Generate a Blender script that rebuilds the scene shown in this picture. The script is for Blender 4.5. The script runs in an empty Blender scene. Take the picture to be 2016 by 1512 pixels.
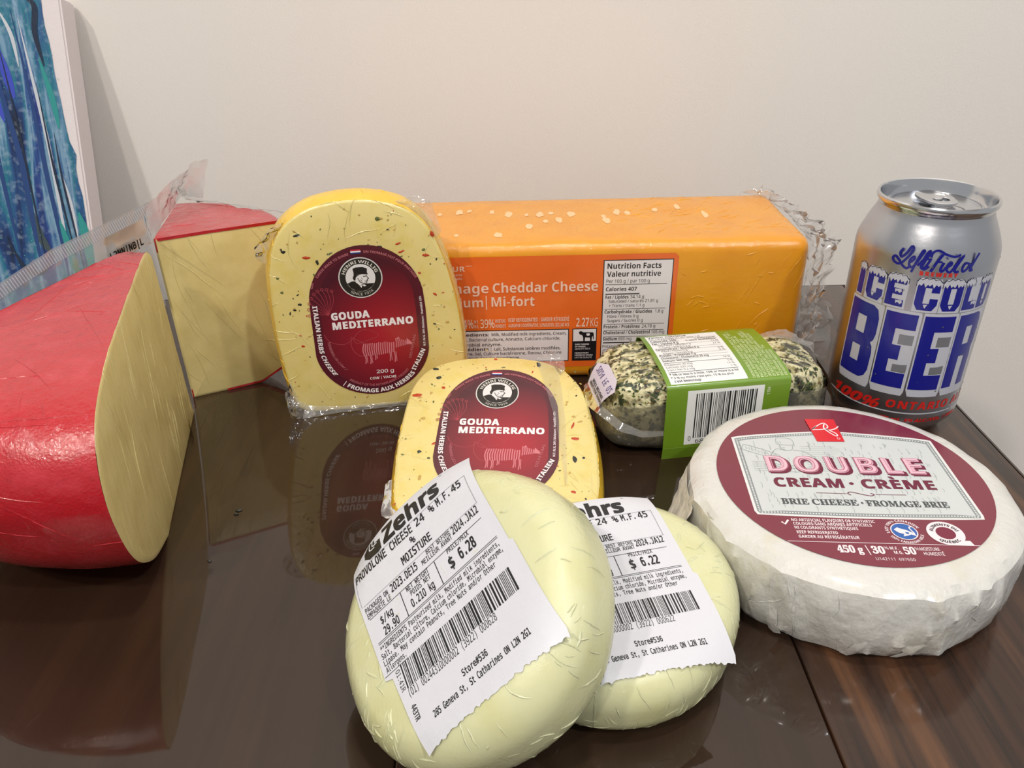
import bpy, bmesh, math, random, os
from mathutils import Vector, Matrix, noise
from mathutils.geometry import tessellate_polygon
S = 0.001                                    # all sizes below are millimetres
sc = bpy.context.scene
COL = sc.collection
R = math.radians
sin, cos, pi = math.sin, math.cos, math.pi

# ------------------------------------------------------------------ camera
F_PX, PITCH, ROLL, CH = 1583.0, R(29.83), -0.022, 239.6
cd = bpy.data.cameras.new('camera'); cam = bpy.data.objects.new('camera', cd); COL.objects.link(cam)
fw = Vector((0, cos(PITCH), -sin(PITCH))); up0 = Vector((0, sin(PITCH), cos(PITCH))); rt0 = Vector((1, 0, 0))
rt = cos(ROLL)*rt0 + sin(ROLL)*up0; upv = -sin(ROLL)*rt0 + cos(ROLL)*up0
m = Matrix((rt, upv, -fw)).transposed().to_4x4(); m.translation = Vector((0, 0, CH*S)); cam.matrix_world = m
cd.sensor_width = 36; cd.lens = F_PX/2016*36; cd.clip_start = 0.01; cd.clip_end = 50
sc.camera = cam
# ------------------------------------------------------------------ light
sc.view_settings.view_transform = 'Standard'; sc.view_settings.look = 'None'
sc.view_settings.gamma = 1; sc.view_settings.use_curve_mapping = False
sc.view_settings.exposure = -0.2
w = bpy.data.worlds.new('world'); sc.world = w; w.use_nodes = True
w.node_tree.nodes['Background'].inputs[0].default_value = (0.90, 0.90, 0.90, 1)
w.node_tree.nodes['Background'].inputs[1].default_value = 0.50
def area(name, loc, target, size, power, color):
    l = bpy.data.lights.new(name, 'AREA'); l.shape = 'DISK'; l.size = size; l.energy = power; l.color = color
    o = bpy.data.objects.new(name, l); COL.objects.link(o); o.location = loc
    o.rotation_euler = (Vector(target)-Vector(loc)).to_track_quat('-Z', 'Y').to_euler(); return o
area('ceiling_lamp_light', (-0.85, -0.75, 1.62), (0, .4, 0), 0.09, 13, (1, .93, .84))
area('ceiling_lamp_light', (-0.55, -1.05, 1.62), (0, .4, 0), 0.09, 9, (1, .93, .84))
area('ceiling_lamp_light', (0.85, -0.75, 1.62), (0, .4, 0), 0.09, 14, (.92, .95, 1.0))
area('ceiling_lamp_light', (0.15, 0.05, 1.62), (0.05, .3, 0), 0.10, 8, (1, .97, .93))

# ------------------------------------------------------------------ materials
def lin(c):
    if isinstance(c, str):
        c = tuple(int(c[i:i+2], 16) for i in (0, 2, 4))
    return tuple(((x/255+.055)/1.055)**2.4 if x > 10 else x/255/12.92 for x in c) + (1,)
MATS = {}
def mat(name, color, rough=.5, metal=0, spec=.5, coat=0, coat_rough=.05, bump=(), coat_bump=(), mottle=None, sss=0, fine=1):
    """bump: list of (scale, strength, (sx,sy,sz)); mottle: (color2, scale, lo, hi, stretch)"""
    if name in MATS: return MATS[name]
    mt = bpy.data.materials.new(name); mt.use_nodes = True; nt = mt.node_tree; N = nt.nodes; L = nt.links
    b = N['Principled BSDF']; c = lin(color) if not (isinstance(color, tuple) and len(color) == 4) else color
    b.inputs['Base Color'].default_value = c; b.inputs['Roughness'].default_value = rough
    b.inputs['Metallic'].default_value = metal; b.inputs['Specular IOR Level'].default_value = spec
    b.inputs['Coat Weight'].default_value = coat; b.inputs['Coat Roughness'].default_value = coat_rough
    if sss:
        b.inputs['Subsurface Weight'].default_value = sss; b.inputs['Subsurface Radius'].default_value = (1, .7, .4)
        b.inputs['Subsurface Scale'].default_value = 0.004
    tc = N.new('ShaderNodeTexCoord')
    def tex(scale, st, detail=4, kind='ShaderNodeTexNoise'):
        scale = scale*fine
        mp = N.new('ShaderNodeMapping'); mp.inputs['Scale'].default_value = st; L.new(tc.outputs['Object'], mp.inputs[0])
        t = N.new(kind); t.inputs['Scale'].default_value = scale
        if 'Detail' in t.inputs: t.inputs['Detail'].default_value = detail
        L.new(mp.outputs[0], t.inputs['Vector']); return t
    if mottle:
        ms = mottle if isinstance(mottle, list) else [mottle]
        prev = None
        for (c2, s2, lo, hi, st) in ms:
            t = tex(s2, st, 6); mr = N.new('ShaderNodeMapRange'); mr.inputs[1].default_value = lo; mr.inputs[2].default_value = hi
            L.new(t.outputs[0], mr.inputs[0]); mx = N.new('ShaderNodeMix'); mx.data_type = 'RGBA'
            L.new(mr.outputs[0], mx.inputs[0])
            if prev is None: mx.inputs[6].default_value = c
            else: L.new(prev, mx.inputs[6])
            mx.inputs[7].default_value = lin(c2); prev = mx.outputs[2]
        L.new(prev, b.inputs['Base Color'])
    def bumps(lst, sock):
        prev = None
        for (s2, strn, st) in lst:
            t = tex(s2, st, 5); bp = N.new('ShaderNodeBump'); bp.inputs['Strength'].default_value = min(1, strn*(1.8 if fine > 1 else 1)); bp.inputs['Distance'].default_value = .0016 if fine > 1 else .001
            L.new(t.outputs[0], bp.inputs['Height'])
            if prev: L.new(prev, bp.inputs['Normal'])
            prev = bp.outputs[0]
        if prev: L.new(prev, b.inputs[sock])
    bumps(bump, 'Normal'); bumps(coat_bump, 'Coat Normal')
    MATS[name] = mt; return mt
def film_mat(name, clear=.8, tint=(235, 235, 235), rough=.08, bump=.5, bscale=120, gloss=1.4):
    if name in MATS: return MATS[name]
    mt = bpy.data.materials.new(name); mt.use_nodes = True; nt = mt.node_tree; N = nt.nodes; L = nt.links
    N.remove(N['Principled BSDF']); out = N['Material Output']
    tr = N.new('ShaderNodeBsdfTransparent'); gl = N.new('ShaderNodeBsdfGlossy'); df = N.new('ShaderNodeBsdfDiffuse'); tl = N.new('ShaderNodeBsdfTranslucent')
    gl.inputs['Roughness'].default_value = rough; df.inputs['Color'].default_value = lin(tint); tl.inputs['Color'].default_value = lin(tint)
    fr = N.new('ShaderNodeFresnel'); fr.inputs[0].default_value = 1.5
    tc = N.new('ShaderNodeTexCoord'); t = N.new('ShaderNodeTexNoise'); t.inputs['Scale'].default_value = bscale; L.new(tc.outputs['Object'], t.inputs['Vector'])
    bp = N.new('ShaderNodeBump'); bp.inputs['Strength'].default_value = bump; bp.inputs['Distance'].default_value = .002; L.new(t.outputs[0], bp.inputs['Height'])
    for n in (gl, fr, df): L.new(bp.outputs[0], n.inputs['Normal'])
    m0 = N.new('ShaderNodeMixShader'); L.new(df.outputs[0], m0.inputs[1]); L.new(tl.outputs[0], m0.inputs[2])
    m1 = N.new('ShaderNodeMixShader'); m1.inputs[0].default_value = clear; L.new(m0.outputs[0], m1.inputs[1]); L.new(tr.outputs[0], m1.inputs[2])
    m2 = N.new('ShaderNodeMixShader'); mu = N.new('ShaderNodeMath'); mu.operation = 'MULTIPLY_ADD'; mu.inputs[1].default_value = gloss; mu.inputs[2].default_value = .03*gloss
    L.new(fr.outputs[0], mu.inputs[0]); L.new(mu.outputs[0], m2.inputs[0]); L.new(m1.outputs[0], m2.inputs[1]); L.new(gl.outputs[0], m2.inputs[2])
    L.new(m2.outputs[0], out.inputs[0]); MATS[name] = mt; return mt
def print_mat(hexc, rough=.35, spec=.4):
    return mat('print_' + hexc, hexc, rough, spec=spec, coat=.25, coat_rough=.15)

# ------------------------------------------------------------------ object helpers
def thing(name, label, cat, loc=(0, 0, 0), group=None):
    o = bpy.data.objects.new(name, None); COL.objects.link(o); o.location = Vector(loc)*S
    o.empty_display_size = .01; o['label'] = label; o['category'] = cat
    if group: o['group'] = group
    return o
def obj(name, verts, faces, mt, parent=None, smooth=None, label=None, kind=None, local=True, mats=None, midx=None):
    """verts in world mm; stored relative to the top-level thing's origin"""
    me = bpy.data.meshes.new(name); o = bpy.data.objects.new(name, me); COL.objects.link(o)
    top = parent
    while top is not None and top.parent is not None: top = top.parent
    off = top.location if top is not None else Vector((0, 0, 0))
    me.from_pydata([tuple(Vector(v)*S-off) for v in verts], [], faces)
    for mm in (mats or [mt]): me.materials.append(mm)
    if midx: me.polygons.foreach_set('material_index', midx)
    me.update()
    if smooth is not None:
        me.polygons.foreach_set('use_smooth', [True]*len(me.polygons)); me.set_sharp_from_angle(angle=R(smooth))
    if parent: o.parent = parent
    if label: o['label'] = label
    if kind: o['kind'] = kind
    return o
def recalc(o):
    bm = bmesh.new(); bm.from_mesh(o.data); bmesh.ops.recalc_face_normals(bm, faces=bm.faces); bm.to_mesh(o.data); bm.free(); return o
def nz(p, s, seed=0):
    return noise.noise(Vector((p[0]*s+seed*7.3, p[1]*s+seed*3.1, p[2]*s-seed*5.7)))
def box(name, x0, x1, y0, y1, z0, z1, mt, parent=None, bev=0, **k):
    v = [(x, y, z) for x in (x0, x1) for y in (y0, y1) for z in (z0, z1)]
    f = [(0, 1, 3, 2), (4, 6, 7, 5), (0, 4, 5, 1), (2, 3, 7, 6), (0, 2, 6, 4), (1, 5, 7, 3)]
    o = obj(name, v, f, mt, parent, **k)
    if bev:
        bm = bmesh.new(); bm.from_mesh(o.data); bmesh.ops.bevel(bm, geom=bm.edges[:], offset=bev*S, segments=3, affect='EDGES', profile=.5)
        bm.to_mesh(o.data); bm.free(); o.data.polygons.foreach_set('use_smooth', [True]*len(o.data.polygons)); o.data.set_sharp_from_angle(angle=R(50))
    return o
def loft(rings, close=True, cap0=True, cap1=True):
    v = [p for r in rings for p in r]; n = len(rings[0]); f = []
    for i in range(len(rings)-1):
        for j in range(n if close else n-1):
            a = i*n+j; b = i*n+(j+1) % n; f.append((a, b, b+n, a+n))
    if cap0: f.append(tuple(range(n))[::-1])
    if cap1: f.append(tuple(range((len(rings)-1)*n, len(rings)*n)))
    return v, f
def catmull(pts, k=6, closed=False):
    out = []; n = len(pts)
    for i in range(n if closed else n-1):
        if closed: p = [pts[(i+d-1) % n] for d in range(4)]
        else: p = [pts[max(0, i-1)], pts[i], pts[i+1], pts[min(n-1, i+2)]]
        for t in range(k):
            t /= k
            out.append(tuple(.5*((2*p[1][d])+(-p[0][d]+p[2][d])*t+(2*p[0][d]-5*p[1][d]+4*p[2][d]-p[3][d])*t*t+(-p[0][d]+3*p[1][d]-3*p[2][d]+p[3][d])*t**3) for d in range(len(p[1]))))
    if not closed: out.append(tuple(pts[-1]))
    return out
def film(name, A, B, nu, nv, amp, seed, parent, mt, label=None, sharp=True, mid=None):
    """crumpled sheet between polylines A and B (resampled to nu), random creases of height amp"""
    def res(P, n):
        d = [0]
        for i in range(1, len(P)): d.append(d[-1]+(Vector(P[i])-Vector(P[i-1])).length)
        o = []
        for k in range(n+1):
            t = d[-1]*k/n; i = 0
            while i < len(P)-2 and d[i+1] < t: i += 1
            q = (t-d[i])/max(1e-9, d[i+1]-d[i]); o.append(Vector(P[i]).lerp(Vector(P[i+1]), q))
        return o
    a = res(A, nu); b = res(B, nu); rnd = random.Random(seed); v = []
    nrm = (a[-1]-a[0]).cross(b[nu//2]-a[nu//2]); nrm = nrm.normalized() if nrm.length > 1e-6 else Vector((0, -1, 0))
    for j in range(nv+1):
        for i in range(nu+1):
            t = j/nv; p = a[i].lerp(b[i], t)
            k = amp*(min(1, 3*t))
            p = p + nrm*(k*(nz(p, .16, seed)*1.6+nz(p, .45, seed+3)*.9)+rnd.uniform(-.25, .25)*k*.5) + Vector((rnd.uniform(-1, 1), rnd.uniform(-1, 1), rnd.uniform(-1, 1)))*k*.12
            if mid: p = p + Vector(mid)*(4*t*(1-t))
            v.append(tuple(p))
    f = []
    for j in range(nv):
        for i in range(nu):
            q = j*(nu+1)+i; c = (q, q+1, q+nu+2, q+nu+1)
            if rnd.random() < .5: f += [(c[0], c[1], c[2]), (c[0], c[2], c[3])]
            else: f += [(c[0], c[1], c[3]), (c[1], c[2], c[3])]
    return obj(name, v, f, mt, parent, smooth=35 if sharp else 80, label=label)

from mathutils.bvhtree import BVHTree
def creases(o, n, L, wd, ht, dirf, seed, mt, keep=None, name='wrap_creases', wander=.25, spots=0):
    """small raised folds of cling wrap that follow the surface of mesh o (local mm grid, one joined part)"""
    me = o.data; T = BVHTree.FromPolygons([p.co/S for p in me.vertices], [tuple(p.vertices) for p in me.polygons])
    par = o.parent; off = Vector(par.location)/S if par else Vector((0, 0, 0)); rnd = random.Random(seed); V = []; Fc = []
    bb = [Vector(c)/S for c in o.bound_box]; lo = Vector([min(c[i] for c in bb) for i in range(3)]); hi = Vector([max(c[i] for c in bb) for i in range(3)])
    tries = 0; done = 0
    while done < n and tries < n*12:
        tries += 1; p = Vector([rnd.uniform(lo[i], hi[i]) for i in range(3)]); q, nn, _, _ = T.find_nearest(p)
        if q is None or (keep and not keep(q+off, nn)): continue
        d = dirf(q+off, nn, rnd); d = d-nn*d.dot(nn)
        if d.length < 1e-4: continue
        d.normalize(); ln = rnd.uniform(*L); m_ = max(3, int(ln/1.3)); st = ln/m_; b0 = len(V); ok = True; w_ = wd*rnd.uniform(.5, 1.3)
        for k in range(m_+1):
            sd = nn.cross(d).normalized(); tp = sin(pi*(k+.25)/(m_+.5)); wv = w_*(.35+.65*tp); hv_ = ht*.75*tp*rnd.uniform(.6, 1.2)
            V += [tuple(q+off-sd*wv), tuple(q+off+nn*(hv_+.05)+sd*rnd.uniform(-.3, .3)*wv), tuple(q+off+sd*wv)]
            d = (d+sd*rnd.uniform(-1, 1)*wander).normalized(); q2, n2_, _, _ = T.find_nearest(q+d*st)
            if q2 is None: ok = False; break
            q, nn = q2, n2_; d = (d-nn*d.dot(nn)).normalized()
        if not ok: V = V[:b0]; continue
        for k in range(m_):
            a = b0+k*3; Fc += [(a, a+1, a+4, a+3), (a+1, a+2, a+5, a+4)]
        done += 1
    c_ = obj(name, V, Fc, mt or o.data.materials[0], par, smooth=60, kind='stuff'); return c_
def along(v, j=.25):
    v = Vector(v); return lambda p, n, r: v+Vector((r.uniform(-j, j), r.uniform(-j, j), r.uniform(-j, j)))
# ------------------------------------------------------------------ flat print (real flat shapes lying on the label)
FD = bpy.utils.system_resource('DATAFILES', path='fonts')
def lf(n):
    try: return bpy.data.fonts.load(os.path.join(FD, n))
    except Exception: return None
FONTS = {'mono': lf('DejaVuSansMono.woff2'), 'math': lf('NotoSansMath-Regular.woff2')}
FONTS['sans'] = FONTS['math']
BOLD = {}
for i in range(26): BOLD[chr(65+i)] = chr(0x1D5D4+i); BOLD[chr(97+i)] = chr(0x1D5EE+i)
for i in range(10): BOLD[chr(48+i)] = chr(0x1D7EC+i)
_tc = {}
def glyphs(body, font='sans', bold=0., sp=1., shear=0.):
    key = (body, font, bold, sp, shear)
    if key in _tc: return _tc[key]
    cu = bpy.data.curves.new('t', 'FONT'); cu.body = body; cu.size = 1; cu.offset = bold; cu.space_character = sp; cu.shear = shear
    cu.resolution_u = 3 if len(body) > 14 else 5
    if FONTS.get(font): cu.font = FONTS[font]
    o = bpy.data.objects.new('t', cu); COL.objects.link(o)
    dg = bpy.context.evaluated_depsgraph_get(); me = bpy.data.meshes.new_from_object(o.evaluated_get(dg))
    v = [(p.co.x, p.co.y) for p in me.vertices]; f = [tuple(q.vertices) for q in me.polygons]
    bpy.data.objects.remove(o); bpy.data.curves.remove(cu); bpy.data.meshes.remove(me)
    _tc[key] = (v, f); return _tc[key]
import unicodedata
def plain(body):
    """letters without accents, and the accents as (index, kind)"""
    out = []; acc = []
    for ch in body:
        d = unicodedata.normalize('NFD', ch)
        if len(d) > 1 and d[0].isalpha(): acc.append((len(out), d[1])); out.append(d[0])
        else: out.append(ch)
    return ''.join(out), acc
def accents(body, acc, font, sp, shear):
    v = []; f = []
    for i, k in acc:
        one = glyphs(body[i], font, 0, 1., shear)[0]; pre = glyphs(body[:i+1], font, 0, sp, shear)[0]
        if not one or not pre: continue
        w_ = max(p[0] for p in one)-min(p[0] for p in one); x1 = max(p[0] for p in pre); cx = x1-w_/2; y = max(p[1] for p in one)+.05; b = len(v)
        if k == '\u0301': q = [(cx-.04, y), (cx+.03, y), (cx+.13, y+.13), (cx+.03, y+.13)]
        elif k == '\u0300': q = [(cx-.03, y), (cx+.04, y), (cx-.03, y+.13), (cx-.13, y+.13)]
        elif k == '\u0302': q = [(cx-.13, y), (cx-.06, y), (cx, y+.07), (cx+.06, y), (cx+.13, y), (cx, y+.14)]
        else: q = [(cx-.03, -.12), (cx+.05, -.12), (cx+.03, -.01), (cx-.03, -.01)]
        v += q; f += [(b, b+1, b+2, b+3)] if len(q) == 4 else [(b, b+1, b+2, b+5), (b+2, b+3, b+4, b+5)]
    return v, f
SERIF = {}
for i in range(26): SERIF[chr(65+i)] = chr(0x1D400+i); SERIF[chr(97+i)] = chr(0x1D41A+i)
for i in range(10): SERIF[chr(48+i)] = chr(0x1D7CE+i)
SCRIPT = {}
for i in range(26): SCRIPT[chr(65+i)] = chr(0x1D4D0+i); SCRIPT[chr(97+i)] = chr(0x1D4EA+i)
def serif(s): return ''.join(SERIF.get(c, c) for c in s)
def script(s): return ''.join(SCRIPT.get(c, c) for c in s)
class Art:
    def __init__(s): s.g = []; s.cur = None
    def group(s, name, hexc, layer, mt=None, label=None): s.cur = dict(name=name, c=hexc, l=layer, v=[], f=[], mt=mt, label=label); s.g.append(s.cur); return s
    def add(s, v, f):
        b = len(s.cur['v']); s.k = (getattr(s, 'k', 0)+1) % 11; dz = s.k*.003     # neighbouring strokes lie a hair apart
        s.cur['v'] += [(p[0], p[1], dz) for p in v]; s.cur['f'] += [tuple(i+b for i in q) for q in f]; return s
    def poly(s, pts, holes=()):
        loops = [[Vector((p[0], p[1], 0)) for p in pts]] + [[Vector((p[0], p[1], 0)) for p in h] for h in holes]
        s.add([p for l in loops for p in ((q.x, q.y) for q in l)], tessellate_polygon(loops)); return s
    def rect(s, x0, y0, x1, y1): return s.add([(x0, y0), (x1, y0), (x1, y1), (x0, y1)], [(0, 1, 2, 3)])
    def disc(s, x, y, r, ry=None, n=40, hole=0):
        ry = ry or r; o = [(x+r*cos(2*pi*i/n), y+ry*sin(2*pi*i/n)) for i in range(n)]
        if not hole: return s.add(o+[(x, y)], [(i, (i+1) % n, n) for i in range(n)])
        k = [(x+(p[0]-x)*hole, y+(p[1]-y)*hole) for p in o]; return s.add(o+k, [(i, (i+1) % n, n+(i+1) % n, n+i) for i in range(n)])
    def stroke(s, pts, wd, smooth=0, taper=False, closed=False):
        if smooth: pts = catmull(pts, smooth, closed)
        if closed: pts = list(pts)+[pts[0]]
        n = len(pts); L = []; Rr = []
        for i in range(n):
            a = Vector(pts[max(0, i-1)][:2]); b = Vector(pts[min(n-1, i+1)][:2]); d = (b-a)
            d = d.normalized() if d.length > 1e-9 else Vector((1, 0)); q = Vector((-d.y, d.x))*wd/2
            if taper: q *= max(.15, sin(pi*min(1, max(0, (i+.3)/n))))
            p = Vector(pts[i][:2]); L.append(tuple(p+q)); Rr.append(tuple(p-q))
        return s.add(L+Rr, [(i, i+1, n+i+1, n+i) for i in range(n-1)])
    def text(s, body, x0, x1, y, h, font='sans', bold=0., sp=1., shear=0., warp=None, rot=0, ref=None):
        """fit body so its ink spans x0..x1 and a capital is h tall, baseline at y (height from capital H)"""
        acc = ()
        if font == 'mono': body = body.replace('0', 'O')
        else: body, acc = plain(body)
        if font == 'sans' and bold >= .02:
            body = ''.join(BOLD.get(c, c) for c in body); bold = max(0, bold-.032)
            if ref: ref = BOLD.get(ref, ref)
            else: ref = BOLD['H']
        v, f = glyphs(body, font, 0, sp, shear)
        if not v: return s
        if acc: av, af = accents(body, acc, font, sp, shear); f = list(f)+[tuple(i+len(v) for i in q) for q in af]; v = list(v)+av
        if bold > .004:
            d = bold*.85; n_ = len(v); offs = [(-d, -d*.8), (d, -d*.8), (d, d*.8), (-d, d*.8)]
            if bold > .035: offs += [(0, 0), (-d, 0), (d, 0)]
            v = [(p[0]+q[0], p[1]+q[1]) for q in offs for p in v]
        rv = glyphs(ref or ('H' if font != 'math' else serif('H')), font, 0, 1., 0.)[0]; hh = max(p[1] for p in rv)
        hmin = min(p[1] for p in rv)
        a = min(p[0] for p in v); b = max(p[0] for p in v); k = (x1-x0)/(b-a); ky = h/(hh-hmin)
        o = [(x0+(p[0]-a)*k, y+(p[1]-hmin)*ky) for p in v]
        if rot:
            c0 = ((x0), y); cr, sr = cos(R(rot)), sin(R(rot)); o = [(c0[0]+(p[0]-c0[0])*cr-(p[1]-c0[1])*sr, c0[1]+(p[0]-c0[0])*sr+(p[1]-c0[1])*cr) for p in o]
        if warp: o = [warp(*p) for p in o]
        if bold > .004:
            for i in range(0, len(o), n_): s.add(o[i:i+n_], f)
            return s
        return s.add(o, f)
    def arc(s, body, cx, cy, r, a0, a1, h, inside=False, **k):
        """text on an arc, angles in degrees (90 = top); a0 -> a1 reading direction"""
        def wp(x, y):
            t = R(a0+(a1-a0)*x/100); rr = (r-y) if inside else (r+y); return (cx+rr*cos(t), cy+rr*sin(t))
        return s.text(body, 0, 100, 0, h, warp=wp, **k)
    def bars(s, x0, x1, y0, y1, seed, n=34, guard=0, skew=0):
        rnd = random.Random(seed); ws = [rnd.choice((1, 1, 2, 3)) if i % 2 == 0 else rnd.choice((1, 1, 2, 2)) for i in range(2*n-1)]; t = sum(ws); x = x0
        for i, wd in enumerate(ws):
            d = wd*(x1-x0)/t
            if i % 2 == 0: s.rect(x, y0, x+d*.94, y1)
            x += d
        return s
    def build(s, fn, parent, step=0.06, slc=None, slcy=None):
        out = []
        for g in s.g:
            if not g['v']: continue
            v, f = g['v'], g['f']
            if slc:
                bm = bmesh.new(); vs = [bm.verts.new(p) for p in v]
                for q in f:
                    if len(set(q)) > 2:
                        try: bm.faces.new([vs[i] for i in q])
                        except ValueError: pass
                for ax, st in ((0, slc), (1, slcy or slc)):
                    lo = min(p[ax] for p in v); hi = max(p[ax] for p in v); t = math.ceil(lo/st)*st
                    while t < hi:
                        no = Vector((1, 0, 0)) if ax == 0 else Vector((0, 1, 0))
                        bmesh.ops.bisect_plane(bm, geom=bm.verts[:]+bm.edges[:]+bm.faces[:], plane_co=no*t, plane_no=no, dist=1e-6); t += st
                bm.verts.index_update(); v = [tuple(q.co) for q in bm.verts]; f = [tuple(q.index for q in fc.verts) for fc in bm.faces]; bm.free()
            o = obj(g['name'], [fn(p[0], p[1], step*g['l']+p[2]) for p in v], f, g['mt'] or print_mat(g['c']), parent, smooth=30 if slc else None, label=g['label'])
            # make the faces look outwards
            out.append(o)
        return out
def plane_fn(O, ux, uy, n, sag=None):
    O, ux, uy, n = map(Vector, (O, ux, uy, n))
    def fn(u, v, l):
        d = sag(u, v) if sag else 0
        return tuple(O+ux*u+uy*v+n*(l-d))
    return fn

# ================================================================== SETTING
wallm = mat('wall_paint', (234, 229, 222), .75, bump=[(900, .12, (1, 1, 1))])
ceilm = mat('ceiling_paint', (225, 222, 218), .8)
floorm = mat('floor_boards', (120, 95, 75), .4, mottle=((90, 68, 50), 12, .4, .6, (1, .1, 1)))
trimm = mat('trim_paint', (228, 226, 222), .4)
o = box('wall_back', -1800, 1800, 602, 700, -750, 1650, wallm); o['kind'] = 'structure'
o = box('floor', -1800, 1800, -2000, 602, -790, -750, floorm); o['kind'] = 'structure'
o = box('ceiling', -1800, 1800, -2000, 602, 1650, 1700, ceilm); o['kind'] = 'structure'
o = box('baseboard_back', -1800, 1800, 590, 602, -750, -650, trimm, bev=2); o['kind'] = 'structure'

# ================================================================== TABLE
wood = mat('stained_wood', (48, 32, 20), .5, coat=1, coat_rough=.035, spec=.08,
           mottle=[((40, 26, 17), 5, .3, .75, (26, 1.2, 1)), ((70, 46, 28), 7, .5, .95, (12, .9, 1)), ((50, 36, 27), 3, .4, .7, (3, 2, 1))],
           bump=[(60, .06, (14, 1, 1))], coat_bump=[(10, .012, (5, 1, 1))])
wood2 = mat('stained_wood_reddish', (68, 44, 30), .5, coat=.8, coat_rough=.08, spec=.1,
            mottle=[((40, 27, 20), 4, .42, .58, (24, 1.2, 1)), ((96, 64, 42), 7, .58, .72, (10, .8, 1)), ((42, 32, 28), 2.2, .5, .56, (5, 2.4, 1))],
            bump=[(50, .16, (16, 1, 1))], coat_bump=[(50, .05, (14, 1, 1))])
table = thing('dining_table', 'dark brown glossy wooden table top that all the cheeses stand on', 'table', (0, 200, -750))
def plank(x0, x1, mt):
    return box('plank', x0, x1, -340, 556, -24, 0, mt, table, bev=0.9)
plank(-640, -331, wood); plank(-330.8, -41.5, wood); plank(-41.3, 105, wood); plank(105.6, 249, wood2)
edge_v = []
prof = [(249, 0), (250.6, -.5), (251.5, -2), (251.5, -22), (250, -24), (249, -24)]
v, f = loft([[(x, y, z) for x, z in prof] for y in (-340, 556)]); obj('edge_band', v, f, wood2, table, label='bevelled table edge')
obj('back_edge_band', *loft([[(x, 556+(q-249), z) for q, z in prof] for x in (-640, 251)]), wood, table)
for lx in (-600, 200):
    for ly in (-300, 500): box('leg', lx, lx+45, ly, ly+45, -750, -24, wood, table, bev=2)
box('apron', -555, 200, 505, 525, -100, -24, wood, table, bev=1); box('apron', -555, 200, -290, -270, -100, -24, wood, table, bev=1)

# ================================================================== PAINTED CANVAS
cv = thing('canvas_painting', 'blue and teal abstract acrylic painting on a white canvas leaning against the wall', 'painting', (-430, 522, 0))
LN = R(16.6)
def cvp(u, v, d=0):       # u right along the canvas, v up the slope, d out of the front face
    return (-580+u, 522+v*sin(LN)-d*cos(LN), v*cos(LN)+.2+d*sin(LN)+18*sin(LN)*0)
canm = mat('canvas_cloth', (222, 212, 212), .85, bump=[(1600, .25, (1, 1, 1))])
CW, CHT = 291, 212
v = [cvp(u, vv, d) for d in (0, -18) for (u, vv) in ((0, 5), (CW, 5), (CW, CHT), (0, CHT))]
o = obj('stretched_canvas', v, [(0, 1, 2, 3), (7, 6, 5, 4), (0, 4, 5, 1), (1, 5, 6, 2), (2, 6, 7, 3), (3, 7, 4, 0)], canm, cv)
bm = bmesh.new(); bm.from_mesh(o.data); bmesh.ops.bevel(bm, geom=bm.edges[:], offset=.0012, segments=3, affect='EDGES'); bm.to_mesh(o.data); bm.free()
def paint_mat():
    mt = bpy.data.materials.new('poured_paint'); mt.use_nodes = True; N = mt.node_tree.nodes; L = mt.node_tree.links; b = N['Principled BSDF']
    tc = N.new('ShaderNodeTexCoord'); mp = N.new('ShaderNodeMapping'); mp.inputs['Scale'].default_value = (60, 6, 6); L.new(tc.outputs['Object'], mp.inputs[0])
    t = N.new('ShaderNodeTexNoise'); t.inputs['Scale'].default_value = 1.3; t.inputs['Detail'].default_value = 5; t.inputs['Distortion'].default_value = .45; L.new(mp.outputs[0], t.inputs['Vector'])
    cr = N.new('ShaderNodeValToRGB'); e = cr.color_ramp.elements
    e[0].position = .28; e[0].color = lin((18, 30, 52)); e[1].position = .74; e[1].color = lin((24, 58, 104))
    for p, c in ((.36, (22, 52, 104)), (.42, (38, 84, 132)), (.47, (30, 110, 130)), (.51, (70, 118, 150)), (.55, (120, 155, 178)), (.60, (44, 88, 140)), (.66, (30, 48, 120))):
        k = e.new(p); k.color = lin(c)
    L.new(t.outputs[0], cr.inputs[0])
    mp2 = N.new('ShaderNodeMapping'); mp2.inputs['Scale'].default_value = (1, 1, 1); L.new(tc.outputs['Object'], mp2.inputs[0])
    t2 = N.new('ShaderNodeTexNoise'); t2.inputs['Scale'].default_value = 240; t2.inputs['Detail'].default_value = 3; L.new(mp2.outputs[0], t2.inputs['Vector'])
    mr = N.new('ShaderNodeMapRange'); mr.inputs[1].default_value = .5; mr.inputs[2].default_value = .72; mr.inputs[4].default_value = .35; L.new(t2.outputs[0], mr.inputs[0])
    mx = N.new('ShaderNodeMix'); mx.data_type = 'RGBA'; L.new(mr.outputs[0], mx.inputs[0]); L.new(cr.outputs[0], mx.inputs[6]); mx.inputs[7].default_value = lin((165, 185, 200))
    L.new(mx.outputs[2], b.inputs['Base Color']); b.inputs['Roughness'].default_value = .35
    bp = N.new('ShaderNodeBump'); bp.inputs['Strength'].default_value = .6; bp.inputs['Distance'].default_value = .001; L.new(t.outputs[0], bp.inputs['Height'])
    bp2 = N.new('ShaderNodeBump'); bp2.inputs['Strength'].default_value = .35; bp2.inputs['Distance'].default_value = .0005; L.new(t2.outputs[0], bp2.inputs['Height']); L.new(bp.outputs[0], bp2.inputs['Normal'])
    L.new(bp2.outputs[0], b.inputs['Normal']); return mt
A = Art(); rnd = random.Random(4)
edge = [(CW-1.5+min(0, 2.5*nz((k*9, 0, 0), .05, 2)-1.5), 212-k*9) for k in range(24)]
edge = [(x+(-9 if 120 < y else -2)*(.35+.65*max(0, (y-90)/120)), y) for x, y in edge]
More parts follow.
